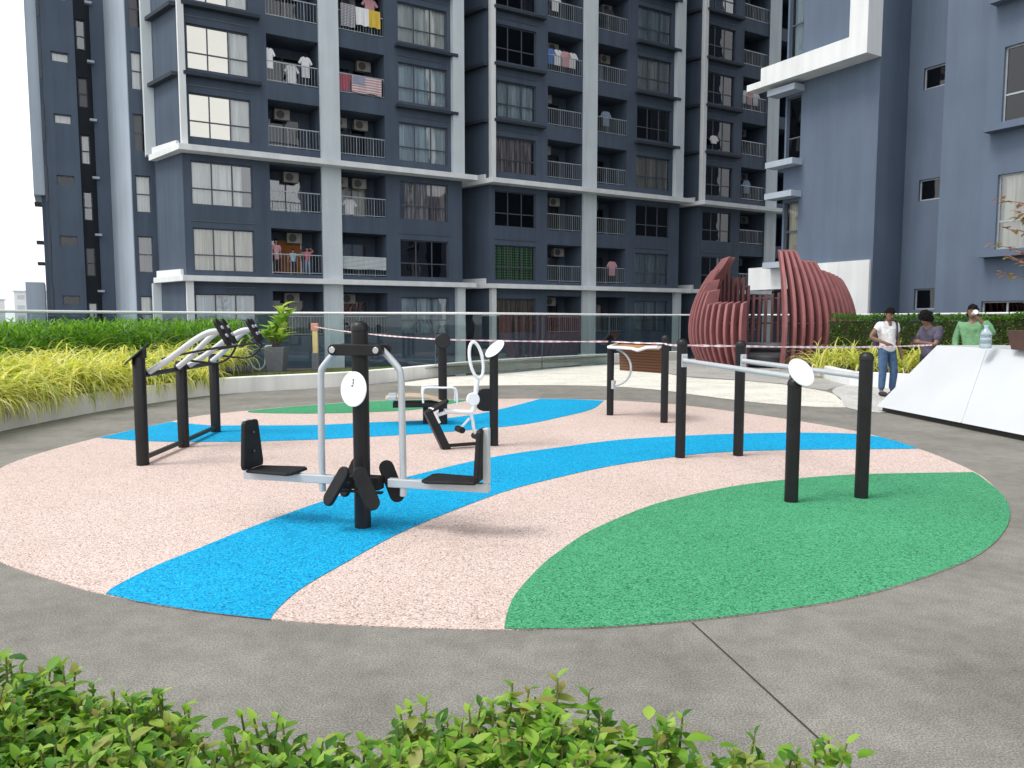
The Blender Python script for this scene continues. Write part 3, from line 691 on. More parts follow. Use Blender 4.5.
# --- 1 twin leg press / push station
LP = thing('leg_press', 'black post twin seat leg press with two grey swing arms on the blue band', 'gym machine', (*gp(363,528),0.01), radians(-14))
h1 = 1.51
post_mb(0,0,h1,.063).build('post', M_['black'], LP, smooth=True)
b = MB(); b.prism([(x,z) for x,z in pad(.44,.085,1)], -.03, .03, Matrix.Translation((.0,-.07,1.36)) @ Matrix.Rotation(pi/2,4,'X')); b.prism([(x,z) for x,z in pad(.44,.085,1)], -.012, .012, Matrix.Translation((.0,.08,1.36)) @ Matrix.Rotation(pi/2,4,'X')); b.build('crossbar', M_['black'], LP, bevel=.006)
for sx in (-1,1):
    b = MB(); b.disc((sx*.175,-.105,1.36),(0,-1,0),.024,.02); b.build('bolt', M_['chrome'], LP, smooth=True)
    tp = cr([(sx*.175,0,1.36),(sx*.2,0,1.34),(sx*.30,0,1.235),(sx*.325,0,1.18),(sx*.33,0,1.05),(sx*.335,0,.6),(sx*.335,0,.26)], 4)
    b = MB(); b.tube(tp, .026, 12); b.build('swing_arm', M_['grey'], LP, smooth=True)
    # seat frame
    s = thing('seat', None, None, (0,0,0)); s.parent = LP; s.empty_display_size = .05
    del_ = None
    b = MB(); b.box(min(sx*.22,sx*1.01), max(sx*.22,sx*1.01), -.03,.03,.325,.39); b.box(min(sx*.965,sx*1.012), max(sx*.965,sx*1.012), -.028,.028,.391,.80); b.build('seat_frame', M_['grey'], s, bevel=.006)
    b = MB(); b.prism([(sx*.935,-.11),(sx*.935,.11),(sx*.56,.15),(sx*.52,.11),(sx*.52,-.11),(sx*.56,-.15)], .393,.418); b.build('seat_pad', M_['rubberblk'], s, bevel=.012)
    Mb = Matrix.Translation((sx*.942,0,.415)) @ Matrix.Rotation(sx*radians(2),4,'Y')
    b = MB(); pl = [(-.125,0),(.125,0),(.135,.04),(.095,.36),(.08,.38),(-.08,.38),(-.095,.36),(-.135,.04)]
    b.add([(-.02,x,z) for x,z in pl]+[(.02,x,z) for x,z in pl], [tuple(range(8)), tuple(reversed(range(8,16)))]+[(k,8+k,8+(k+1)%8,(k+1)%8) for k in range(8)], Mb); b.build('backrest', M_['rubberblk'], s, bevel=.012)
    for zz in (.55,.70):
        b = MB(); b.disc((sx*.921,0,zz),(-sx,0,0),.010,.008,12); b.build('bolt', M_['acdark'], s, smooth=True)
b = MB(); b.box(-.16,.16,-.05,.05,.30,.40); b.box(-.17,.17,.05,.12,.34,.38); b.box(-.20,.20,-.10,-.05,.285,.30); b.build('pedal_hub', M_['black'], LP, bevel=.006)
for (x,y,tilt) in ((-.13,-.17,32),(-.17,.15,26),(.12,-.19,-24),(.20,.10,-22)):
    # foot plate standing almost upright, leaning outwards
    Mx = Matrix.Translation((x,y,.345)) @ Matrix.Rotation(radians(tilt),4,'Y') @ Matrix.Rotation(radians(90),4,'Y') @ Matrix.Rotation(radians(90),4,'X') @ Matrix.Rotation(radians(-38 if x > 0 else 30),4,'X')
    b = MB(); b.prism(pad(.34,.115,1), -.016, .016, Mx); b.build('foot_plate', M_['rubberblk'], LP, bevel=.008)
    b = MB(); b.tube([(x*.5,y*.5,.35),(x,y,.35)], .02, 8); b.build('pedal_axle', M_['black'], LP, smooth=True)
def sign_disc(parent, c, nrm, r, sub=True):
    b = MB(); b.disc(c, nrm, r, .012, 36); o = b.build('sign_disc', M_['whitep'], parent, smooth=True)
    if sub:
        q = Matrix.Translation(c) @ Vector(nrm).to_track_quat('Z','Y').to_matrix().to_4x4()
        b = MB(); b.disc(tuple(q @ Vector((0,r*.52,.008))), nrm, r*.055, .003, 10)
        b.box(-r*.03,r*.03,r*.26,r*.44,.0065,.0085, q); b.box(-r*.12,r*.0,r*.14,r*.22,.0065,.0085, q); b.build('printed_figure', M_['mark'], o)
    return o
sign_disc(LP, (-.01,-.10,1.07), (-.35,-1,.10), .132)
b = MB(); b.box(-.03,.03,-.09,-.04,1.04,1.10); b.build('sign_bracket', M_['black'], LP)

# --- 2 parallel bars
def world_thing(name, label, cat, pts, group=None):
    x = sum(p[0] for p in pts)/len(pts); y = sum(p[1] for p in pts)/len(pts)
    return thing(name, label, cat, (x,y,.01), 0, group), Vector((x,y,.01))
PBp = G([(680,458),(738,456),(791,502.5),(861,498.5)])
PB, o0 = world_thing('parallel_bars', 'black four-post parallel bars with two grey rails on the green patch', 'parallel bars', PBp)
L_ = [Vector((p[0],p[1],.01))-o0 for p in PBp]
for p, hh in zip(L_, (1.30,1.28,1.02,1.235)): post_mb(p.x,p.y,hh,.058).build('post', M_['black'], PB, smooth=True)
for i, j, zb in ((0,2,1.12),(1,3,1.11)):
    a, c = L_[i], L_[j]; d = (c-a).normalized()
    b = MB(); b.tube([a+d*.07+Vector((0,0,zb)), c-d*.05+Vector((0,0,zb-.03))], .026, 12); b.build('rail', M_['grey'], PB, smooth=True)
    for e, sg in ((a,1),):
        Mx = frame_to(e+d*sg*.066+Vector((0,0,zb)), d); b = MB(); b.box(-.006,.008,-.035,.035,-.075,.075,Mx); b.build('flange_plate', M_['grey'], PB, bevel=.004)
        for zz in (-.05,.05):
            b = MB(); b.disc(tuple(Mx @ Vector((.012,0,zz))), d, .013,.012,10); b.build('bolt', M_['chrome'], PB, smooth=True)
p = L_[2]; sign_disc(PB, (p.x+.035,p.y-.05,1.135), (.42,-.9,.55), .132, False)

# --- 3 incline bar machine (left, three posts)
TPp = G([(143,465.5),(184,447.5),(216,432.5)])
TP, o0 = world_thing('leg_lift_station', 'three black posts with slanted grey tubes and black foot pads beside the yellow plants', 'gym machine', TPp)
L_ = [Vector((p[0],p[1],.01))-o0 for p in TPp]
for p, hh in zip(L_, (1.17,1.06,1.09)):
    b = MB(); b.lathe([(.066,0),(.066,hh),(.06,hh+.012)], (p.x,p.y,0), 20); b.build('post', M_['black'], TP, smooth=True)
for i in (0,1):
    a, c = L_[i], L_[i+1]; d = (c-a).normalized(); b = MB(); b.box(.06,(c-a).length-.06,-.03,.03,.05,.09, frame_to(a,d)); b.build('base_bar', M_['black'], TP, bevel=.004)
p = L_[0]
Mx = Matrix.Translation((p.x-.01,p.y-.01,1.225)) @ Matrix.Rotation(radians(24),4,'Z') @ Matrix.Rotation(radians(-42),4,'Y')
b = MB(); b.box(-.16,.16,-.10,.10,-.014,.0,Mx); b.prism([(-.066,0),(.066,0),(.066,.10)], -.05,.05, Matrix.Translation((p.x,p.y,1.165)) @ Matrix.Rotation(pi/2,4,'X')); o = b.build('sign_plate', M_['black'], TP)
b = MB(); b.box(-.15,.15,-.09,.09,.002,.006,Mx); b.build('sign_face', M_['bluesign'], o)
for i in (0,1):
    a, c = L_[i], L_[i+1]; d = (c-a).normalized()
    for j, f in enumerate((.10,.80)):
        st = a + (c-a)*f + Vector((.04,0,1.0)); k_ = (.80,.60)[j]
        tp = cr([st, st+Vector((.29*k_,.03,.15)), st+Vector((.60*k_,.06,.34)), st+Vector((.82*k_,.08,.44)), st+Vector((1.0*k_,.10,.46))], 5)
        b = MB(); b.tube(tp, .034, 12); b.build('slant_tube', M_['grey'], TP, smooth=True)
        b = MB(); b.disc(tuple(st), (.8,.1,.55), .045, .03, 16); b.build('end_cap', M_['black'], TP, smooth=True)
        for q in (-.0,):
            e = tp[-1]+Vector((0,0,-.02))
            Mx = Matrix.Translation(e) @ Matrix.Rotation(radians(62),4,'Y')
            b = MB(); b.prism(pad(.34,.12,1), -.02,.02, Mx); b.build('foot_plate', M_['rubberblk'], TP, bevel=.008)
            b = MB(); 
            for w_ in (-.05,.05): b.disc(tuple(Mx @ Vector((w_,0,.028))), tuple((Mx.to_3x3() @ Vector((0,0,1)))), .022,.018,12)
            b.build('pad_clamp', M_['grey'], TP, smooth=True)
    st = a + (c-a)*.9 + Vector((.05,0,1.10))
    b = MB(); b.tube(cr([st+Vector((-.1,-.3,.02)), st+Vector((.25,-.2,.10)), st+Vector((.62,-.06,.16)), st+Vector((.66,.0,.12)), st+Vector((.5,.1,-.02)), st+Vector((.3,.12,-.05)), st], 4), .014, 8); b.build('hand_rail', M_['black'], TP, smooth=True)
    b = MB(); b.tube([a+Vector((.02,.04,.98)), c+Vector((.02,-.04,.98))], .028, 10); b.build('pivot_bar', M_['black'], TP, smooth=True)

# --- 4 exercise bike
bx0 = Vector((*gp(494,446),.01)); sb = Vector((*gp(446,449.5),.01))
BK = thing('exercise_bike', 'white upright pedal trainer with oval handle loop on a black post', 'exercise bike', bx0, math.atan2(sb.y-bx0.y, sb.x-bx0.x)+pi)
Lb = (sb-bx0).length    # seat foot lies at local x = -Lb
post_mb(0,0,1.14,.055).build('post', M_['black'], BK, smooth=True)
sign_disc(BK, (.0,-.03,1.22), (-.70,-.14,.70), .145, False)
b = MB(); pl = [(-.02,.44),(-.02,.72),(-.12,.72)]+[(-.13-.13*sin(a),.58+.14*cos(a)) for a in [radians(x) for x in range(10,171,20)]]+[(-.12,.44)]
b.prism(pl, -.03,.03, Matrix.Rotation(pi/2,4,'X')); b.build('bracket', M_['black'], BK, bevel=.006)
b = MB(); b.disc((-.225,-.036,.585),(0,-1,0),.02,.015,12); b.build('bolt', M_['chrome'], BK, smooth=True)
loop = [(-.235+.085*cos(t)*1.0-.03*sin(t), .02*sin(t), 1.08+.225*sin(t)) for t in [2*pi*k/28 for k in range(28)]]
b = MB(); b.tube(loop, .021, 10, True); b.build('handle_loop', M_['whitep'], BK, smooth=True)
b = MB(); b.tube(cr([(-.215,0,.87),(-.235,0,.76),(-.245,0,.62),(-.26,0,.50),(-.30,0,.43)],4), .032, 10); b.tube([(-.66,0,.47),(-.45,0,.445),(-.27,0,.43)], .030, 10); b.tube(cr([(-.31,0,.42),(-.285,0,.32),(-.275,0,.24),(-.24,0,.14)],4), .022, 10); b.build('frame', M_['whitep'], BK, smooth=True)
b = MB(); b.disc((-.30,-.05,.60),(0,-1,.1),.085,.04,28); b.build('flywheel', M_['whitep'], BK, smooth=True)
for c in ((-.24,-.05,.13),(-.46,-.06,.23)):
    b = MB(); b.tube([(c[0],-.10,c[2]),(c[0],.08,c[2])], .04, 12); b.build('pedal', M_['rubberblk'], BK, smooth=True)
b = MB(); b.tube([(-.46,0,.23),(-.33,0,.36)], .016, 8); b.build('crank', M_['whitep'], BK, smooth=True)
d = Vector((-.24,0,.50)); Mx = frame_to((-Lb,0,0), d)
b = MB(); b.box(-.02,.54,-.055,.055,-.05,.05,Mx); b.build('seat_post', M_['black'], BK, bevel=.008)
b = MB(); b.prism(pad(.30,.15,1), -.02,.02, Matrix.Translation((-Lb-.10,0,.53)) @ Matrix.Rotation(radians(-28),4,'Y')); b.build('saddle', M_['rubberblk'], BK, bevel=.012)
b = MB(); b.box(-.0,.2,-.07,.07,.055,.085,frame_to((-Lb-.16,0,.30), (-.24,0,.5))); b.tube([(-Lb-.12,0,.42),(-.60,0,.46)], .024, 8); b.build('seat_bracket', M_['whitep'], BK, bevel=.006)
b = MB(); b.box(-Lb+.03,-.05,-.03,.03,.02,.055); b.build('base_bar', M_['black'], BK, bevel=.004)

# --- 5 curved bench board at the back
SBp = Vector((*gp(443,424.5),.01))
SBn = thing('sit_up_bench', 'beige sit-up board with white hand rails on a black post at the back', 'gym machine', SBp, radians(8))
b = MB(); b.lathe([(.066,0),(.066,1.2),(.066,1.26)], (0,0,0), 20); b.build('post', M_['black'], SBn, smooth=True)
b = MB(); b.disc((-.0,-.06,1.26),(.05,-1,.12),.115,.035,28); b.build('sign_disc', M_['black'], SBn, smooth=True)
n = 12; top = []
b = MB(); rings = []
for k in range(n+1):
    t = k/n; x = -.86+t*.86; z = .36+.06*sin(t*pi)+.05*(1-t); y0, y1 = -.12, .36
    rings.append([Vector((x,y0,z-.03)),Vector((x,y1,z-.03)),Vector((x,y1,z)),Vector((x,y0,z))])
b.ring(rings); b.build('board', M_['beige'], SBn, bevel=.006)
b = MB(); b.box(-.82,-.70,-.16,.40,.38,.45); b.build('foot_rest', M_['grey'], SBn, bevel=.01)
b = MB(); b.box(-.75,.0,-.11,.30,.27,.335); b.box(-.30,-.22,.05,.15,0,.27); b.build('under_frame', M_['black'], SBn, bevel=.006)
b = MB(); b.tube(cr([(-.30,-.16,.34),(-.30,-.16,.52),(-.25,-.16,.57),(.0,-.16,.565),(.15,-.16,.56),(.2,-.16,.5),(.21,-.16,.3)],4), .016, 8); b.build('hand_rail', M_['whitep'], SBn, smooth=True)
b = MB(); b.tube(cr([(-.30,.42,.34),(-.30,.42,.50),(-.25,.42,.55),(.0,.42,.55),(.2,.42,.5),(.21,.42,.3)],4), .016, 8); b.build('hand_rail', M_['whitep'], SBn, smooth=True)
b = MB(); b.tube([(-.62,.36,.43),(-.60,.36,.58)], .035, 10); b.build('foot_roller', M_['rubberblk'], SBn, smooth=True)

# --- 6 arch back stretcher
pa, pb = Vector((*gp(610,415.5),.01)), Vector((*gp(664,423),.01))
AR = thing('back_stretcher', 'two black posts holding an orange-tan arched board and white half hoop', 'gym machine', pa, math.atan2(pb.y-pa.y,pb.x-pa.x))
W = (pb-pa).length
post_mb(0,0,1.20,.058).build('post', M_['black'], AR, smooth=True); post_mb(W,0,1.28,.058).build('post', M_['black'], AR, smooth=True)
Mx = Matrix.Translation((.0,-.02,1.27)) @ Matrix.Rotation(radians(-40),4,'Y'); b = MB(); b.box(-.15,.15,-.12,.12,-.012,.012,Mx); b.box(-.04,.04,-.04,.04,-.06,-.012,Mx); b.build('sign_plate', M_['black'], AR, bevel=.004)
arc = []
for k in range(19):
    t = k/18; 
    if t < .45: arc.append((-.05+.62*t/.45*.9, 1.14+.03*sin(t/.45*pi)))
    else:
        a = (t-.45)/.55*radians(85); arc.append((.508+.40*sin(a), 1.14-.40*(1-cos(a))-.10*((t-.45)/.55)))
Ma = Matrix.Translation((0.06,.03,0))
b = MB(); rings = [[Ma @ Vector((.1+.0,-.0,0))]]
rings = []
# board axis runs from the near edge to the far side (local +y), spans between the posts (local x)
for k in range(15):
    t = k/14
    if t < .5: y = -.10+.42*t/.5; z = 1.13+.035*sin(t/.5*pi)
    else:
        a = (t-.5)/.5*radians(82); y = .32+.28*sin(a); z = 1.13-.30*(1-cos(a))-.16*((t-.5)/.5)**1.5
    q_ = -.80*max(0,y-.05)
    rings.append([Vector((.07+q_,y,z-.012)),Vector((W-.07+q_,y,z-.012)),Vector((W-.07+q_,y,z+.012)),Vector((.07+q_,y,z+.012))])
b = MB(); b.ring(rings[:8]); b.build('arched_board', M_['tan'], AR)
b = MB(); b.ring(rings[7:]); b.build('hanging_board', M_['brownslat'], AR)
for x in (.065, W-.065):
    b = MB(); b.tube([(x+r[0].x-.07, (r[0].y+r[3].y)/2, r[3].z) for r in rings[:9]], .02, 8); b.build('board_edge', M_['whitep'], AR, smooth=True)
b = MB(); b.tube([(.05,-.11,1.13),(W*.5,-.12,1.125),(W*.62,-.13,1.10),(W*.78,-.13,1.15),(W-.05,-.11,1.16)], .026, 10); b.build('front_tube', M_['whitep'], AR, smooth=True)
b = MB(); b.tube([(.06+.40*sin(t)*1.0, 0, .80-.30*cos(t)) for t in [radians(a) for a in range(8,172,8)]], .018, 8); b.build('half_hoop', M_['grey'], AR, smooth=True)
b = MB(); b.box(.04,.10,-.03,.03,.44,.58); b.build('hoop_clamp', M_['grey'], AR, bevel=.004)

# ------------------------------------------------------------------ barrier tape
yp = Vector((*gp(316,369.5,.27),.27))
tp = [yp+Vector((0,-.07,1.13)), at(443,339.5,11.62), at(610,341.5,12.53), at(664,343.5,11.55), at(680,345,8.76), at(738,346,8.88), at(932,345,12.78)]
seq = []
for i in range(len(tp)-1):
    a, c = tp[i], tp[i+1]
    for k in range(12):
        t = k/12; seq.append(a.lerp(c,t)-Vector((0,0,.012*(c-a).length*4*t*(1-t)*.35)))
seq.append(tp[-1])
b = MB(); rings = []
for i, p in enumerate(seq):
    d = (seq[min(i+1,len(seq)-1)]-seq[max(i-1,0)]).normalized(); nn = Vector((-d.y,d.x,0)).normalized()*.001; hz = Vector((0,0,.011+.004*sin(i*1.7)))
    rings.append([p-nn-hz, p+nn-hz, p+nn+hz, p-nn+hz])
b.ring(rings); tag(b.build('barrier_tape', M_['tape']), 'thin pink and white barrier tape strung between the gym posts', 'barrier tape')
mp = thing('marker_post', 'grey marker post with pale yellow sleeve beside the potted plant', 'post', yp)
b = MB(); b.box(-.09,.09,-.07,.07,0,.44); b.build('base', M_['greypot'], mp, bevel=.006)
b = MB(); b.box(-.065,.065,-.05,.05,.44,1.20); b.build('sleeve', M_['yellow'], mp, bevel=.006)
b = MB(); b.box(-.10,.085,-.06,.06,1.02,1.22); b.build('cap', M_['pinkcap'], mp, bevel=.015)

# ------------------------------------------------------------------ foliage generators
def strap_leaf(b, base, az, L, lean, w, droop, segs=5, twist=0):
    # arching strap leaf, folded in a shallow v
    dirh = Vector((cos(az), sin(az), 0)); side = Vector((-sin(az), cos(az), 0)); vs = []
    p = Vector(base); el = lean; st = L/segs
    for k in range(segs+1):
        t = k/segs; ww = w*(.7+.3*sin(pi*min(t*1.6,1)))*(1-t**2.2)
        vs += [p-side*ww, p+Vector((0,0,-ww*.35)), p+side*ww]
        p = p + (dirh*cos(el)+Vector((0,0,sin(el))))*st; el -= droop/segs*(1+.6*t)
    b.add(vs, [f for k in range(segs) for f in ((3*k,3*k+1,3*k+4,3*k+3),(3*k+1,3*k+2,3*k+5,3*k+4))])
def blade_clump(b, x, y, z, n, L, rng, w=.012, spread=.06, lean=(35,85), droop=(60,130), segs=5):
    for _ in range(n):
        az = rng.uniform(0,2*pi)
        strap_leaf(b, (x+rng.gauss(0,spread), y+rng.gauss(0,spread), z), az, L*rng.uniform(.6,1.15), radians(rng.uniform(*lean)), w*rng.uniform(.7,1.3), radians(rng.uniform(*droop)), segs)
def leaf(b, p, d, up, L, w, fold=.18, curl=.15):
    # ovate leaf, six faces, pointed tip
    d = d.normalized(); s = d.cross(up)
    if s.length < 1e-3: s = d.orthogonal()
    s.normalize(); u = s.cross(d)
    prof_ = ((0,.06),(.22,.72),(.48,1.0),(.75,.68),(1.0,.03)); vs = []
    for t, k in prof_:
        c = p + d*(L*t) - u*(curl*L*t*t); ww = w*k*.5
        vs += [c-s*ww+u*(ww*fold*2), c, c+s*ww+u*(ww*fold*2)]
    fs = []
    for k in range(4): fs += [(3*k,3*k+1,3*k+4,3*k+3),(3*k+1,3*k+2,3*k+5,3*k+4)]
    b.add(vs, fs)
def smoothed(o):
    for p in o.data.polygons: p.use_smooth = True
    return o

# --- foreground broad-leaved hedge
rng = random.Random(3)
FH = thing('hedge', 'broad-leaved bright green hedge filling the bottom foreground', 'hedge', (-.4,1.3,0))
lb = MB(); sbm = MB(); o0 = FH.location.copy()
def topz(x, y):
    return 1.0
shoots = []
def hedge_top(x):   # pixel height of the hedge silhouette -> handled through y-limits
    pass
SIL = [(-2.2,2.25),(-1.24,1.79),(-.89,1.64),(-.61,1.49),(-.515,1.46),(-.3,1.50),(-.226,1.56),(-.045,1.62),(.1,1.60),(.275,1.54),(.45,1.50),(.56,1.44),(.66,1.34),(.80,1.15),(1.1,.8)]
def ymaxf(x):
    for (a, ya), (c, yc) in zip(SIL, SIL[1:]):
        if a <= x <= c: return ya+(yc-ya)*(x-a)/(c-a)
    return 0
for _ in range(4600):
    x = rng.uniform(-2.0,.95); y = rng.uniform(.75,2.4); ymax = ymaxf(x)
    if y > ymax: continue
    zc = .782 + .022*sin(x*9+1)+.015*sin(x*23)+rng.uniform(-.085,.022)
    if rng.random() < .03: zc += rng.uniform(.015,.05)
    if x < -.6: zc += min((-.6-x)*.09,.05)
    shoots.append((x,y,zc))
for x, y, z in shoots:
    basep = Vector((x+rng.gauss(0,.05), y+rng.gauss(0,.05), .05)); tip = Vector((x,y,z)); midp = basep.lerp(tip,.6)+Vector((rng.gauss(0,.03),rng.gauss(0,.03),0))
    pts = cr([basep, midp, tip], 4); sbm.tube([p-o0 for p in pts], [.005]*3+[.004]*3+[.003,.003,.002][:len(pts)-6] if len(pts) > 6 else .004, 5)
    nl = rng.randint(11,17)
    for k in range(nl):
        t = 1-k*.032; 
        p = tip.lerp(midp, min((1-t)*1.25,1)) if k else tip
        az = k*2.4+rng.uniform(-.4,.4); el = radians(rng.uniform(-25,45) if k > 2 else rng.uniform(20,75))
        d = Vector((cos(az)*cos(el), sin(az)*cos(el), sin(el)))
        Lf = rng.uniform(.026,.050)*(.6+.4*min(k/3,1)); leaf(lb, p-o0, d, Vector((0,0,1)), Lf, Lf*rng.uniform(.46,.62), rng.uniform(.05,.3), rng.uniform(.0,.4))
for _ in range(24000):   # inner leaves
    x = rng.uniform(-2.0,.9); y = rng.uniform(.75,2.3)
    if y > ymaxf(x)-.03: continue
    z = rng.uniform(.3,.76); az = rng.uniform(0,2*pi); el = radians(rng.uniform(-20,50))
    Lf = rng.uniform(.028,.052); leaf(lb, Vector((x,y,z))-o0, Vector((cos(az)*cos(el),sin(az)*cos(el),sin(el))), Vector((0,0,1)), Lf, Lf*.5)
for _ in range(5200):   # leaves spread flat over the top of the hedge
    x = rng.uniform(-2.0,.9); y = rng.uniform(.9,2.3)
    if y > ymaxf(x)-.01: continue
    z = .752+.022*sin(x*9+1)+.015*sin(x*23)+rng.uniform(-.06,.02)+(min((-.6-x)*.09,.05) if x < -.6 else 0)
    az = rng.uniform(0,2*pi); el = radians(rng.uniform(-15,40)); Lf = rng.uniform(.034,.060)
    leaf(lb, Vector((x,y,z))-o0, Vector((cos(az)*cos(el),sin(az)*cos(el),sin(el))), Vector((0,0,1)), Lf, Lf*rng.uniform(.48,.62), .12, rng.uniform(0,.35))
smoothed(lb.build('leaves', M_['leaf'], FH)); sbm.build('stems', M_['gstem'], FH)

# --- left bed: fine green hedge and yellow striped ground cover
LH = thing('hedge', 'fine-leaved green hedge between the glass balustrade and the yellow plants', 'hedge', (-9,14,.27))
lb = MB(); o0 = LH.location.copy(); rng = random.Random(5)
rail_in = offset(rl, -.0)
def along(pts, t):
    i = min(int(t*(len(pts)-1)), len(pts)-2); f = t*(len(pts)-1)-i; return pts[i].lerp(pts[i+1], f)
wl = [p for p in inner if p.x < -5.0]; rlh = [p for p in rl if p.x < -6.6]
NB = 20000
for _ in range(NB):
    t = rng.uniform(0,1); w_ = rng.uniform(.46,.96); p = along(wl,t).lerp(along(rlh,t), w_)
    if p.x > -6.75: continue
    hmax = 1.56 + .05*sin(p.x*5)+.05*sin(p.y*7)
    z = hmax*(rng.uniform(.30,1)**.6)
    az = rng.uniform(0,2*pi); L = rng.uniform(.16,.32)
    el = radians(rng.uniform(0,80)); leaf(lb, Vector((p.x,p.y,z-.08))-Vector((o0.x,o0.y,0))+Vector((0,0,-.27)), Vector((cos(az)*cos(el),sin(az)*cos(el),sin(el))), Vector((0,0,1)), L*.6, L*.17)
smoothed(lb.build('leaves', M_['hedge'], LH))
cb = MB()
pts1 = [along(wl,t/20).lerp(along(rlh,t/20),.64) for t in range(21)]; pts2_ = [along(wl,t/20).lerp(along(rlh,t/20),.90) for t in range(21)]
pp = [(p.x-o0.x,p.y-o0.y) for p in pts1 if p.x < -6.9]+[(p.x-o0.x,p.y-o0.y) for p in pts2_[::-1] if p.x < -7.1]
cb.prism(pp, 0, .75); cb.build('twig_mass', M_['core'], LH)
yb = MB(); db = MB(); rng = random.Random(9)
for _ in range(400):
    t = rng.uniform(0,1); w_ = rng.uniform(.02,.50); p = along(wl,t).lerp(along(rlh,t), w_)
    if p.x > -6.55: continue
    blade_clump(yb, p.x, p.y, .30+.12*rng.random()+.40*w_, 24, 1.0, rng, .024, .07, (40,88), (85,165), 6)
for _ in range(170):
    t = rng.uniform(0,1); w_ = rng.uniform(-.03,.04); p = along(wl,t).lerp(along(rlh,t), w_)
    if p.x > -6.45: continue
    blade_clump(yb, p.x, p.y, .36, 11, .75, rng, .021, .06, (15,65), (100,175), 6); blade_clump(db, p.x, p.y, .30, 6, .42, rng, .011, .06, (5,40), (90,150))
o = smoothed(yb.build('variegated_grass', M_['strap'])); tag(o, 'yellow-striped strap-leaved ground cover spilling over the left planter wall', 'ground cover', None, 'stuff')
o = smoothed(db.build('dry_leaves', M_['dry'])); tag(o, 'dry brown leaves hanging at the edge of the left planter wall', 'dry leaves', None, 'stuff')
# short lawn strip by the pot
gb = MB(); rng = random.Random(12)
for _ in range(5200):
    t = rng.uniform(0,1); p = along([q for q in inner if -6.6 < q.x < -3.0], t)+Vector((0,rng.uniform(.03,1.1)))
    strap_leaf(gb, (p.x,p.y,.26), rng.uniform(0,2*pi), rng.uniform(.06,.13), radians(rng.uniform(50,88)), .006, .5, 2)
o = gb.build('lawn_grass', M_['grassm']); tag(o, 'short green grass strip behind the white planter wall', 'grass', None, 'stuff')

# --- right bed: hedge and yellow clumps
RH = thing('hedge', 'clipped dark green hedge behind the three standing men', 'hedge', (11,19.5,.27))
lb = MB(); o0 = Vector((11,19.5,.27)); rng = random.Random(15)
ha, hb = Vector((9.15,21.6)), Vector((13.7,17.0)); hd = (hb-ha).normalized(); hn = Vector((-hd.y,hd.x)); HL = (hb-ha).length
for _ in range(9000):
    s_ = rng.uniform(0,HL); q = rng.uniform(-.45,.45); hz = 1.36+.04*sin(s_*6)+.03*sin(s_*13)
    f = rng.random()
    if f < .45: z = hz+rng.gauss(0,.03)
    elif f < .9: z = rng.uniform(.05,hz); q = -.45+rng.gauss(0,.03)
    else: z = rng.uniform(.05,hz)
    p = ha+hd*s_+hn*q; az = rng.uniform(0,2*pi); el = radians(rng.uniform(-10,70)); L = rng.uniform(.06,.11)
    leaf(lb, Vector((p.x,p.y,z+.27))-o0, Vector((cos(az)*cos(el),sin(az)*cos(el),sin(el))), Vector((0,0,1)), L, L*.42)
smoothed(lb.build('leaves', M_['hedge_d'], RH))
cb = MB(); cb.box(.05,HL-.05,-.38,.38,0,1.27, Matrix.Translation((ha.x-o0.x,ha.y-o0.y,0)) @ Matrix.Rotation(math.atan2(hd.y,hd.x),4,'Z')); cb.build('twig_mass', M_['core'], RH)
rng = random.Random(21); cl = []
for v in range(3):
    b = MB(); blade_clump(b, 0,0,0, 75, 1.12, rng, .022, .09, (30,88), (70,150)); me = b.mesh('strap_leaves'); me.materials.append(M_['strap']); cl.append(me)
for i in range(16):
    s_ = .1+i*.36; p = ha+hd*s_-hn*(.95+rng.uniform(-.2,.25))
    o = link('strap_plant', cl[i%3]); o.location = (p.x,p.y,.27); o.rotation_euler = (0,0,rng.uniform(0,6)); o.scale = (1,1,1.05)
    tag(o, 'yellow-striped strap-leaved clump in front of the dark clipped hedge', 'plant', 'yellow clumps in front of the right hedge')

# ------------------------------------------------------------------ potted plant + hose
pp0 = Vector((*gp(277,371,.27),.27)); 
PT = thing('potted_plant', 'leafy bright green plant in a square grey pot beside the marker post', 'potted plant', pp0)
b = MB(); b.add([(-.19,-.19,0),(.19,-.19,0),(.19,.19,0),(-.19,.19,0),(-.27,-.27,.62),(.27,-.27,.62),(.27,.27,.62),(-.27,.27,.62),(-.23,-.23,.62),(.23,-.23,.62),(.23,.23,.62),(-.23,.23,.62),(-.22,-.22,.56),(.22,-.22,.56),(.22,.22,.56),(-.22,.22,.56)],
  [(0,3,2,1)]+[(k,(k+1)%4,4+(k+1)%4,4+k) for k in range(4)]+[(4+k,4+(k+1)%4,8+(k+1)%4,8+k) for k in range(4)]+[(8+k,8+(k+1)%4,12+(k+1)%4,12+k) for k in range(4)]+[(12,13,14,15)]); b.build('pot', M_['greypot'], PT, bevel=.008)
lb = MB(); sbm = MB(); rng = random.Random(31)
for (tx,ty,tz,nl) in ((.16,.0,1.62,20),(.30,.08,1.45,14),(-.10,.05,1.15,14),(.02,-.08,.95,14),(-.22,-.05,1.0,10),(.18,-.1,.9,10),(-.30,.0,.95,8)):
    tip = Vector((tx,ty,tz)); base = Vector((tx*.15,ty*.15,.55)); pts = cr([base, base.lerp(tip,.5)+Vector((rng.gauss(0,.03),0,0)), tip], 4); sbm.tube(pts, .014, 6)
    for k in range(nl):
        p = tip.lerp(base, k/nl*.65); az = k*2.4; el = radians(rng.uniform(15,75)); d = Vector((cos(az)*cos(el), sin(az)*cos(el), sin(el)))
        L = rng.uniform(.26,.44); leaf(lb, p, d, Vector((0,0,1)), L, L*.46, .2, .25)
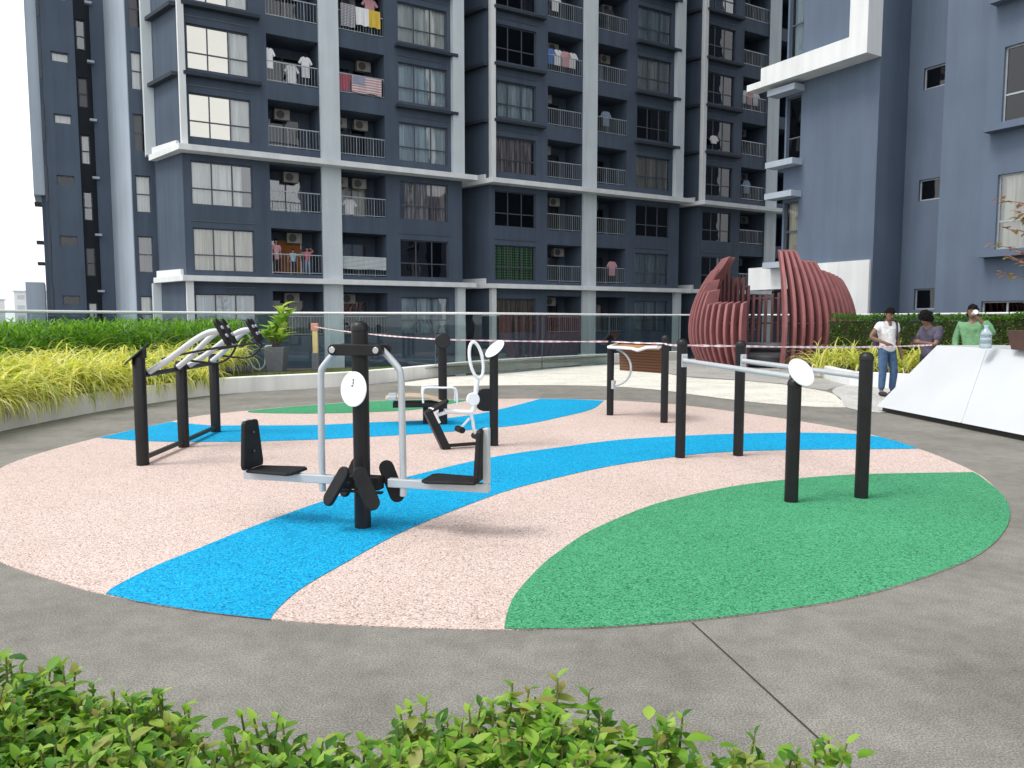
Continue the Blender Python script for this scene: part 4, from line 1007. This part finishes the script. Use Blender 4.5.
smoothed(lb.build('leaves', M_['potleaf'], PT)); sbm.build('stems', M_['stem'], PT, smooth=True)
DR = thing('drooping_plant', 'yellowing drooping plant between the foot pads and the grey pot', 'plant', pp0+Vector((-.72,-.05,0)))
lb = MB(); sbm = MB()
tipp = cr([(0.0,0,0),(-.05,0,.35),(-.06,0,.8),(-.10,0,1.05)],4); sbm.tube(tipp, .012, 6)
for k in range(22):
    p = tipp[-1-min(k//3,6)]; az = k*2.4; el = radians(rng.uniform(-55,40)); d = Vector((cos(az)*cos(el),sin(az)*cos(el)*.6,sin(el))); L = rng.uniform(.2,.34); leaf(lb, Vector(p), d, Vector((0,0,1)), L, L*.3, .2, .35)
smoothed(lb.build('leaves', M_['potleaf'], DR)); sbm.build('stem', M_['stem'], DR, smooth=True)
hs = [pp0+Vector(p) for p in ((-.75,-.12,.62),(-.62,-.16,.25),(-.5,-.18,.08),(-.36,-.18,.06),(-.24,-.2,.2),(-.22,-.22,.48),(-.20,-.24,.63),(-.05,-.2,.66))]
b = MB(); b.tube(cr(hs,6), .022, 8); tag(b.build('garden_hose', M_['hose'], smooth=True), 'grey hose hanging in a loop beside the square pot', 'hose')

# ------------------------------------------------------------------ white wedge structure
e0 = Vector((6.35,13.15,0)); e1 = Vector((6.75,9.2,0)); ed = (e1-e0).normalized(); en = Vector((-ed.y,ed.x,0))   # en points +x
WG = thing('ventilation_wedge', 'large white panelled wedge with sloping face and dark shadow gap below', 'wedge structure', e0, math.atan2(ed.y,ed.x))
sec = [(.0,.085),(.012,.10),(.74,1.16),(1.9,1.16),(1.9,.085)]
def panel(x0, x1, xb0=None):
    b = MB(); vs = []
    for x in (x0,x1):
        for (y,z) in sec: vs.append((x,y,z))
    n = len(sec); b.add(vs, [tuple(range(n)), tuple(reversed(range(n,2*n)))]+[(k,n+k,n+(k+1)%n,(k+1)%n) for k in range(n)])
    return b
b = panel(0.0,1.72); 
# left end leans back: shift the top vertices
for i in range(5):
    x,y,z = b.v[i]; b.v[i] = (x+(.46 if z > 1 else 0), y, z)
for i in range(5,10):
    x,y,z = b.v[i]; b.v[i] = (1.62 if z > 1 else 2.12, y, z)
b.build('panel', M_['wedge'], WG, bevel=.006); b2_ = panel(1.735,3.6)
for i in range(5):
    x,y,z = b2_.v[i]; b2_.v[i] = (1.635 if z > 1 else 2.135, y, z)
b2_.build('panel', M_['wedge'], WG, bevel=.006); panel(3.615,6.0).build('panel', M_['wedge'], WG, bevel=.006)
b = MB(); b.box(.06,6.0,.07,1.85,0,.083); b.build('base_plinth', M_['joint'], WG)  # near-black plinth colour stands in for the shade under the panels
# bottle
pb_ = at(982,347,11.35); pb_.z = 1.16
BT = thing('water_bottle', 'clear plastic water bottle standing on top of the white wedge', 'bottle', pb_ + Vector((.05,0,0)))
b = MB(); b.lathe([(.05,0),(.078,.01),(.08,.06),(.075,.075),(.08,.09),(.08,.15),(.074,.165),(.08,.18),(.08,.22),(.06,.27),(.03,.30),(.028,.31)], n=20); b.build('bottle_body', M_['water'], BT, smooth=True)
b = MB(); b.lathe([(.032,.31),(.034,.345),(.03,.35)], n=14); b.build('cap', M_['bluec'], BT, smooth=True)
# brown pot with small tree
pq = Vector((7.50,10.75,1.16))
BP = thing('potted_tree', 'small reddish-leaved tree in a brown trough on the white wedge', 'potted tree', pq)
b = MB(); b.add([(-.30,-.22,0),(.30,-.22,0),(.30,.22,0),(-.30,.22,0),(-.36,-.26,.28),(.36,-.26,.28),(.36,.26,.28),(-.36,.26,.28),(-.31,-.21,.28),(.31,-.21,.28),(.31,.21,.28),(-.31,.21,.28),(-.3,-.2,.24),(.3,-.2,.24),(.3,.2,.24),(-.3,.2,.24)],
  [(0,3,2,1)]+[(k,(k+1)%4,4+(k+1)%4,4+k) for k in range(4)]+[(4+k,4+(k+1)%4,8+(k+1)%4,8+k) for k in range(4)]+[(8+k,8+(k+1)%4,12+(k+1)%4,12+k) for k in range(4)]+[(12,13,14,15)]); b.build('pot', M_['brownpot'], BP, bevel=.01)
tb = MB(); lb = MB(); rng = random.Random(8)
trunk = cr([(0,0,.24),(.03,0,.8),(.0,.02,1.4),(.05,0,2.3)],5); tb.tube(trunk, [.022-.0008*k for k in range(len(trunk))], 7)
for k in range(26):
    t = .45+.55*k/25; p = Vector(trunk[int(t*(len(trunk)-1))]); az = k*2.4+2.6; L = rng.uniform(.32,.50)+(.16 if cos(az) < -.3 else 0)
    d = Vector((cos(az),sin(az),.35)).normalized(); e = p+d*L; tb.tube([p,p+d*L*.5+Vector((0,0,.03)),e], [.009,.006,.003], 5)
    for j in range(17):
        q = p.lerp(e, .35+.65*j/12); a2 = rng.uniform(0,6.28); dd = Vector((cos(a2),sin(a2),rng.uniform(-.6,.5))); Lf = rng.uniform(.07,.13); leaf(lb, q, dd, Vector((0,0,1)), Lf, Lf*.55)
smoothed(lb.build('crown', M_['redleaf'], BP)); tb.build('trunk', M_['stem'], BP, smooth=True)

# ------------------------------------------------------------------ people
def skin_obj(name, pts, edges, radii, root, m, parent, sub=2):
    me = bpy.data.meshes.new(name); me.from_pydata([tuple(p) for p in pts], edges, []); me.update()
    o = link(name, me, parent); me.materials.append(m)
    sk = o.modifiers.new('skin','SKIN'); sk.use_smooth_shade = True
    for i, r in enumerate(radii):
        d = me.skin_vertices[0].data[i]; d.radius = r if isinstance(r, tuple) else (r,r); d.use_root = (i == root)
    if sub: ss = o.modifiers.new('sub','SUBSURF'); ss.levels = sub; ss.render_levels = sub
    return o
def person(label, loc, rz, h, J=None, shirt='tee', legs='jean', skin='skin', hair='hair', sleeve=.55, fingers=True, group=None, hem=None, look=(0,0), hairbulk=1.0, shoes='darkcloth'):
    """y- is the way the figure faces; joints in units of body height"""
    P0 = thing('person', label, 'person', loc, rz, group)
    j = dict(pel=(0,0,.53), wai=(0,.0,.61), che=(0,.005,.72), nb=(0,.012,.815), nk=(0,.008,.85), hd=(0,-.008,.925),
      shL=(.105,.01,.795), elL=(.135,.02,.63), wrL=(.135,-.03,.49), haL=(.133,-.045,.455),
      shR=(-.105,.01,.795), elR=(-.135,.02,.63), wrR=(-.135,-.03,.49), haR=(-.133,-.045,.455),
      hiL=(.05,0,.50), knL=(.058,-.015,.285), anL=(.06,.012,.05), toL=(.068,-.075,.02),
      hiR=(-.05,0,.50), knR=(-.058,-.015,.285), anR=(-.06,.012,.05), toR=(-.068,-.075,.02))
    if J: j.update(J)
    V = {k: Vector(v)*h for k, v in j.items()}
    names = ['pel','wai','che','nb','nk','hd','shL','elL','wrL','haL','shR','elR','wrR','haR','hiL','knL','anL','toL','hiR','knR','anR','toR']
    rad = dict(pel=.072, wai=.066, che=.076, nb=.05, nk=.033, hd=.036, shL=.038, elL=.026, wrL=.017, haL=.021, shR=.038, elR=.026, wrR=.017, haR=.021, hiL=.052, knL=.033, anL=.022, toL=.02, hiR=.052, knR=.033, anR=.022, toR=.02)
    E = [('pel','wai'),('wai','che'),('che','nb'),('nb','nk'),('nk','hd'),('che','shL'),('shL','elL'),('elL','wrL'),('wrL','haL'),('che','shR'),('shR','elR'),('elR','wrR'),('wrR','haR'),('pel','hiL'),('hiL','knL'),('knL','anL'),('anL','toL'),('pel','hiR'),('hiR','knR'),('knR','anR'),('anR','toR')]
    pts = [V[n] for n in names]; idx = {n:i for i,n in enumerate(names)}; ed = [(idx[a],idx[b]) for a,b in E]; rr = [rad[n]*h for n in names]
    if fingers:
        for sd in ('L','R'):
            ax = (V['ha'+sd]-V['wr'+sd]).normalized(); sidev = ax.cross(Vector((1 if sd=='L' else -1,0,0.2))); 
            if sidev.length < .1: sidev = ax.orthogonal()
            sidev.normalize(); base = idx['ha'+sd]
            for q, ln in ((-1.5,.030),(-.5,.040),(.5,.043),(1.5,.038)):
                a = V['ha'+sd]+ax*.012*h+sidev*q*.0095*h; c = a+ax*ln*.55*h; e = c+(ax*.8+Vector((0,-.4,0))).normalized()*ln*.45*h
                k = len(pts); pts += [a,c,e]; rr += [.0058*h,.0052*h,.0042*h]; ed += [(base,k),(k,k+1),(k+1,k+2)]
            a = V['wr'+sd].lerp(V['ha'+sd],.5)+sidev*.022*h; e = a+(ax+sidev*.6).normalized()*.024*h; k = len(pts); pts += [a,e]; rr += [.0068*h,.005*h]; ed += [(base,k),(k,k+1)]
    body = skin_obj('body', pts, ed, rr, 0, M_[skin], P0)
    # head with features, same mesh as the face
    q = Matrix.Translation(V['hd']) @ Euler((radians(look[0]),0,radians(look[1]))).to_matrix().to_4x4()
    b = MB(); b.ball((0,0,0), .043*h,.054*h,.066*h, 16, 12, q); b.ball((0,-.022*h,-.035*h), .030*h,.030*h,.030*h, 12, 8, q)
    b.add([(-.008*h,-.05*h,.006*h),(.008*h,-.05*h,.006*h),(.010*h,-.052*h,-.018*h),(-.010*h,-.052*h,-.018*h),(0,-.066*h,-.016*h)], [(0,1,4),(1,2,4),(2,3,4),(3,0,4)], q)
    for s_ in (-1,1): b.ball((s_*.044*h,.004*h,-.004*h), .007*h,.012*h,.018*h, 8, 6, q)
    b.build('head', M_[skin], P0, smooth=True)
    b = MB()
    for s_ in (-1,1): b.ball((s_*.017*h,-.050*h,.006*h), .0065*h,.004*h,.0035*h, 8, 6, q); b.box(s_*.017*h-.010*h,s_*.017*h+.010*h,-.054*h,-.049*h,.016*h,.0185*h,q)
    b.box(-.014*h,.014*h,-.0545*h,-.049*h,-.034*h,-.031*h,q); b.build('eyes_and_mouth', M_[hair], P0)
    # hair cap: upper/back shell
    b = MB(); rings = []
    for k in range(8):
        th = pi*.5*k/7; zz = .012+.062*sin(th); rr_ = cos(th)*1.0+.02; ring = []
        for m_ in range(18):
            a = 2*pi*m_/18; fx = cos(a)*.047*h*rr_*hairbulk; fy = sin(a)*.058*h*rr_*hairbulk+.006*h
            lo = -.045 if sin(a) > -.15 else .022
            z_ = (lo if k == 0 else zz)*h*(hairbulk if k else 1)
            jitter = 1+.05*sin(m_*5.1+k*3.3)
            ring.append(q @ Vector((fx*jitter,fy*jitter,z_)))
        rings.append(ring)
    b.ring(rings)
    rh = random.Random(int(h*1000)); nt_ = 70 if hairbulk > 1.2 else 34
    for _ in range(nt_):
        a = rh.uniform(0,2*pi); th = rh.uniform(.15,1.5); cz = sin(th); cxy = cos(th)
        if sin(a) < -.3 and th < .5: continue
        c_ = Vector((cos(a)*.045*h*cxy*hairbulk, sin(a)*.055*h*cxy*hairbulk+.006*h, (.012+.058*cz)*h*(hairbulk if hairbulk > 1.2 else 1)))
        c_ = q @ c_; r_ = rh.uniform(.010,.016)*h*(hairbulk**.5); b.ball(c_, r_, r_, r_*.8, 6, 4)
    b.build('hair', M_[hair], P0)
    # shirt
    sl = {}
    for sd in ('L','R'): sl[sd] = V['sh'+sd].lerp(V['el'+sd], sleeve) if sleeve <= 1 else V['el'+sd].lerp(V['wr'+sd], sleeve-1)
    hemz = Vector((0,0,-.055*h)) if hem is None else Vector((0,0,-hem*h))
    sp = [V['pel']+hemz, V['pel'].lerp(V['wai'],.6), V['wai'].lerp(V['che'],.5), V['che'], V['nb']-Vector((0,0,.012*h)), V['shL'], V['shR']]; se = [(0,1),(1,2),(2,3),(3,4),(3,5),(3,6)]; sr = [.097,.090,.084,.085,.052,.049,.049]
    for sd, bi in (('L',5),('R',6)):
        if sleeve > 1: k = len(sp); sp += [V['el'+sd], sl[sd]]; sr += [.036,.026]; se += [(bi,k),(k,k+1)]
        else: k = len(sp); sp += [sl[sd]]; sr += [.043]; se += [(bi,k)]
    skin_obj('shirt', sp, se, [r*h for r in sr], 2, M_[shirt], P0)
    tp_ = [V['pel']+Vector((0,0,.02*h)), V['hiL'], V['knL'], V['anL']+Vector((0,0,.01*h)), V['hiR'], V['knR'], V['anR']+Vector((0,0,.01*h))]
    skin_obj('trousers', tp_, [(0,1),(1,2),(2,3),(0,4),(4,5),(5,6)], [r*h for r in (.070,.060,.045,.036,.060,.045,.036)], 0, M_[legs], P0)
    for sd in ('L','R'):
        a, t_ = V['an'+sd], V['to'+sd]; d = Vector((t_.x-a.x,t_.y-a.y,0)).normalized(); c = (a+t_)/2; Mx = frame_to((c.x,c.y,a.z-.05*h+.026*h), d)
        b = MB(); b.ball((0,0,0), .085*h,.032*h,.028*h, 12, 8, Mx); b.build('shoe', M_[shoes], P0, smooth=True)
    return P0, V
g0 = Vector((*gp(892,396.5),0))
p1, V1 = person('man in white T-shirt and blue jeans, hand on hip, head bowed', g0+Vector((-.14,0,.01)), radians(12), 1.84,
   dict(elR=(-.20,.03,.66), wrR=(-.085,-.075,.60), haR=(-.06,-.095,.585), elL=(.135,.02,.63), wrL=(.15,-.03,.49), haL=(.148,-.045,.455), hd=(-.005,-.025,.915), hiL=(.05,0,.50), knL=(.075,-.03,.285), anL=(.095,.02,.05), toL=(.115,-.06,.02), knR=(-.045,.0,.285), anR=(-.04,.02,.05), toR=(-.05,-.065,.02)), look=(16,-8))
h = 1.84
b = MB(); b.tube(cr([V1['shL']+Vector((-.04,.05,.07))*1, V1['shL']+Vector((-.035,-.07,.06)), V1['che']+Vector((.11,-.145,-.06)), V1['wai']+Vector((.15,-.06,.02)), V1['wai']+Vector((.13,.09,.02))],5), .020, 6); b.build('backpack_strap', M_['pack'], p1, smooth=True)
b = MB(); b.box(-.15,.15,.155,.29,1.0,1.42); b.build('backpack', M_['pack'], p1, bevel=.04)
g1 = at(930,345,14.4)
p2, V2 = person('man with bushy black hair in dusky purple shirt, looking down at phone', (g1.x,14.4,.01), radians(-72), 1.76,
   dict(che=(0,-.012,.72), nb=(0,-.03,.81), nk=(0,-.045,.845), hd=(0,-.075,.905), elL=(.125,-.06,.63), wrL=(.06,-.19,.655), haL=(.04,-.22,.665), elR=(-.125,-.06,.63), wrR=(-.06,-.17,.65), haR=(-.04,-.20,.66)), shirt='purple', legs='darkcloth', look=(30,0), hairbulk=1.28, sleeve=.8)
b = MB(); b.box(-.04,.04,-.006,.006,-.07,.07, Matrix.Translation(V2['haL']+Vector((-.06,-.05,.06))) @ Matrix.Rotation(radians(-50),4,'X')); o = b.build('mobile_phone', M_['black'], None, bevel=.004); o.matrix_world = Matrix.Translation((g1.x,14.4,.01)) @ Matrix.Rotation(radians(-72),4,'Z'); tag(o, 'dark phone held by the man in the purple shirt', 'phone')
g2 = at(972,330,14.0)
p3, V3 = person('man in bright green jacket drinking from a white cup', (g2.x,14.0,.01), radians(-38), 1.86,
   dict(elL=(.19,-.06,.70), wrL=(.075,-.13,.845), haL=(.05,-.135,.875), elR=(-.14,.0,.63), wrR=(-.12,-.08,.52)), shirt='greenj', legs='darkcloth', look=(-4,8), sleeve=1.85, hem=.07)
wc = Matrix.Translation((g2.x,14.0,.01)) @ Matrix.Rotation(radians(-38),4,'Z')
b = MB(); b.lathe([(.030,-.07),(.042,.05),(.044,.055),(.04,.06)], n=16, M=Matrix.Translation(V3['haL']+Vector((-.03,-.045,.075))) @ Matrix.Rotation(radians(75),4,'X') @ Matrix.Rotation(radians(25),4,'Y')); o = b.build('white_cup', M_['plastic'], None, smooth=True); o.matrix_world = wc; tag(o, 'white cup held to the mouth of the man in green', 'cup')

# people on the balcony (local frame of the block -> world)
MA = Matrix.Translation((org.x,org.y,0)) @ Matrix.Rotation(ANG,4,'Z')
def apw(x, y, z): return MA @ Vector((x,y,z))
person('woman in pink top standing at the left end of the balcony', apw(4.02,.45,3.70), ANG+radians(10), 1.66, None, 'pinkc', 'darkcloth', 'skin2', fingers=False, hem=.14, sleeve=.9, hairbulk=1.12)
person('child in pale blue shirt between two others on the balcony', apw(4.80,.40,3.70), ANG, 1.22, dict(elL=(.2,-.02,.74), wrL=(.28,-.05,.70), haL=(.31,-.06,.70), elR=(-.18,-.02,.66), wrR=(-.2,-.08,.6)), 'bluec', 'darkcloth', 'skin2', fingers=False)
person('child in red shirt with arm raised to forehead on the balcony', apw(5.48,.40,3.70), ANG-radians(8), 1.34, dict(elR=(-.22,-.04,.75), wrR=(-.34,-.06,.72), haR=(-.38,-.06,.72), elL=(.21,-.04,.84), wrL=(.10,-.08,.93), haL=(.06,-.09,.93)), 'redc', 'greyc', 'skin2', fingers=False)

# ------------------------------------------------------------------ laundry on the balconies
def cloth(name, label, cat, x, y, z, w, h, m, group=None, kindshape='towel', canton=False):
    """top edge at z, hanging down; local frame of the apartment block"""
    rg = random.Random(int(abs(x*131+z*17)*10)); b = MB()
    if kindshape == 'towel':
        nx, nz = 10, 6; ph = rg.uniform(0,6)
        def row(off): return [(-w/2+w*i/nx, off+.025*sin(i*1.3+ph)*(k/nz)+.006*sin(i*3), -h*k/nz+.02*sin(i*.9+ph)*(k/nz)) for k in range(nz+1) for i in range(nx+1)]
        A = row(0); B = row(.012); n = len(A)
        fs = []
        for k in range(nz):
            for i in range(nx):
                a = k*(nx+1)+i; fs += [(a,a+1,a+nx+2,a+nx+1),(n+a,n+a+nx+1,n+a+nx+2,n+a+1)]
        b.add(A+B, fs)
    else:   # shirt on a hanger: body, two sleeves and shoulder line
        out = [(-.09*w/.5,0),(-.25*w/.5,-.06),(-.40*w/.5,-.30),(-.30*w/.5,-.36),(-.22*w/.5,-.22),(-.22*w/.5,-h),(.22*w/.5,-h),(.22*w/.5,-.22),(.30*w/.5,-.36),(.40*w/.5,-.30),(.25*w/.5,-.06),(.09*w/.5,0),(.0,-.05)]
        b.prism(out, -.03, .03, Matrix.Rotation(pi/2,4,'X'))
    o = b.build(name, M_[m], None); o.matrix_world = MA @ Matrix.Translation((x,y,z)); tag(o, label, cat, group)
    if canton:
        c = MB(); c.box(-w/2+.03,-w/2+w*.42,-.04,-.03,-h*.5,-.02); cc = c.build('canton', M_['canton'], o)
    return o
zf = zk
cloth('towel','checked cloth hung left of the white towel on a top balcony','laundry',7.56,.0,zf(5)+1.25,.72,1.05,'check')
cloth('towel','white towel hung between the checked cloth and mustard towel','laundry',8.27,-.02,zf(5)+1.2,.66,.82,'tee')
cloth('towel','mustard yellow towel hung on the balcony rail','laundry',8.89,-.02,zf(5)+1.18,.58,.80,'yellowc')
cloth('shirt','red and grey garment hung above the mustard towel','laundry',8.84,.5,zf(5)+1.9,.55,.7,'pinkc',kindshape='shirt')
cloth('flag','faded striped flag with blue corner draped over a balcony rail','flag',8.45,-.03,zf(4)+.88,1.5,.78,'flag',canton=True)
cloth('shirt','dark red clothes drying behind the rail beside the striped flag','laundry',7.42,.35,zf(4)+1.0,.6,.8,'redc',kindshape='shirt')
cloth('shirt','white shirt hung at the right of the balcony left of the flag','laundry',5.56,.3,zf(4)+1.45,.42,.95,'tee',kindshape='shirt')
cloth('shirt','pale trousers hung low in the balcony left of the flag','laundry',4.90,.25,zf(4)+.95,.45,.85,'tee',kindshape='shirt')
cloth('shirt','white cloth hung at the left edge of the balcony left of the flag','laundry',3.85,.1,zf(4)+1.5,.35,.9,'tee',kindshape='shirt')
cloth('towel','wide white patterned cloth covering a balcony rail','cloth',8.2,-.02,zf(1)+.96,2.25,.62,'lattice')
cloth('shirt','white garment hung low behind the rail beneath the air conditioners','laundry',7.56,.3,zf(2)+.85,.5,.75,'tee',kindshape='shirt')
for i, (mo, x, k, m, nm) in enumerate(((MP,4.25,5,'bluebag','blue shirt hung at the left of a dark middle balcony'),(MP,4.8,5,'tee','white shirt hung beside the blue shirt on the middle balcony'),(MP,5.35,5,'pinkc','pale pink shirt hung right of the white shirt on the middle balcony'),(MP,5.85,5,'tee','white shirt at the right end of the middle balcony clothes line'),
    (MP,4.6,6,'tee','white garment on the uppermost middle balcony'),(MP,9.0,1,'pinkc','pale pink garment on a low dark balcony right of the central column'),(MP,8.4,4,'greyc','grey garment on the balcony right of the central column'),(MP,8.6,6,'darkcloth','dark garment drying near the top of the middle block'),
    (2*MP,4.3,5,'tee','white garment left on a balcony of the far right block'),(2*MP,4.9,5,'pinkc','pink garment midway along a balcony of the far right block'),(2*MP,5.5,5,'tee','white garment right on a balcony of the far right block'),(2*MP,1.2,4,'tee','small white cloth hung at a dark window of the far block'),(2*MP,4.8,3,'greyc','grey patterned garment on a lower balcony of the far right block'))):
    y = .3 if x > 3.5 else -.05
    cloth('shirt', nm, 'laundry', mo+x*.951, y, zf(k)+(1.35 if x > 3.5 else .9), .5, .85 if x > 3.5 else .5, m, None, 'shirt')

# ------------------------------------------------------------------ light, sky, camera
SUN_EL, SUN_AZ = radians(60), radians(250)     # azimuth clockwise from +Y (north)
w = bpy.data.worlds.new('World'); S.world = w; w.use_nodes = True
n, l = w.node_tree.nodes, w.node_tree.links
bg = n['Background']
sky = n.new('ShaderNodeTexSky'); sky.sky_type = 'NISHITA'; sky.sun_disc = False; sky.sun_elevation = SUN_EL; sky.sun_rotation = SUN_AZ
sky.air_density = 1.0; sky.dust_density = 4.0; sky.ozone_density = 1.0
tc = n.new('ShaderNodeTexCoord')
cl_ = noise(n, l, tc.outputs['Generated'], 2.2, 6, .6)
cloudc = ramp(n, l, cl_, [(.35, (9.2,9.35,9.6)), (.65, (12.2,12.2,12.2))])
mx = mix(n, l, 'MIX', .80, sky.outputs[0], cloudc)
l.new(mx, bg.inputs['Color']); bg.inputs['Strength'].default_value = .10
sun = bpy.data.lights.new('sun', 'SUN'); sun.energy = 1.5; sun.angle = radians(20); sun.color = (1,.96,.90)
so = bpy.data.objects.new('sun', sun); C.objects.link(so)
sd = Vector((sin(SUN_AZ)*cos(SUN_EL), cos(SUN_AZ)*cos(SUN_EL), sin(SUN_EL)))
so.rotation_euler = (-sd).to_track_quat('-Z','Y').to_euler(); so.location = sd*60
cam = bpy.data.cameras.new('camera'); cam.sensor_width = 36; cam.lens = 36*F/1024; cam.clip_start = .05; cam.clip_end = 6000
co = bpy.data.objects.new('camera', cam); C.objects.link(co); co.location = (0,0,H); co.rotation_euler = (pi/2-PITCH,0,0); S.camera = co
S.view_settings.view_transform = 'Standard'; S.view_settings.look = 'None'; S.view_settings.exposure = .68; S.view_settings.gamma = 1
S.cycles.max_bounces = 8; S.cycles.transparent_max_bounces = 16; S.cycles.use_denoising = True
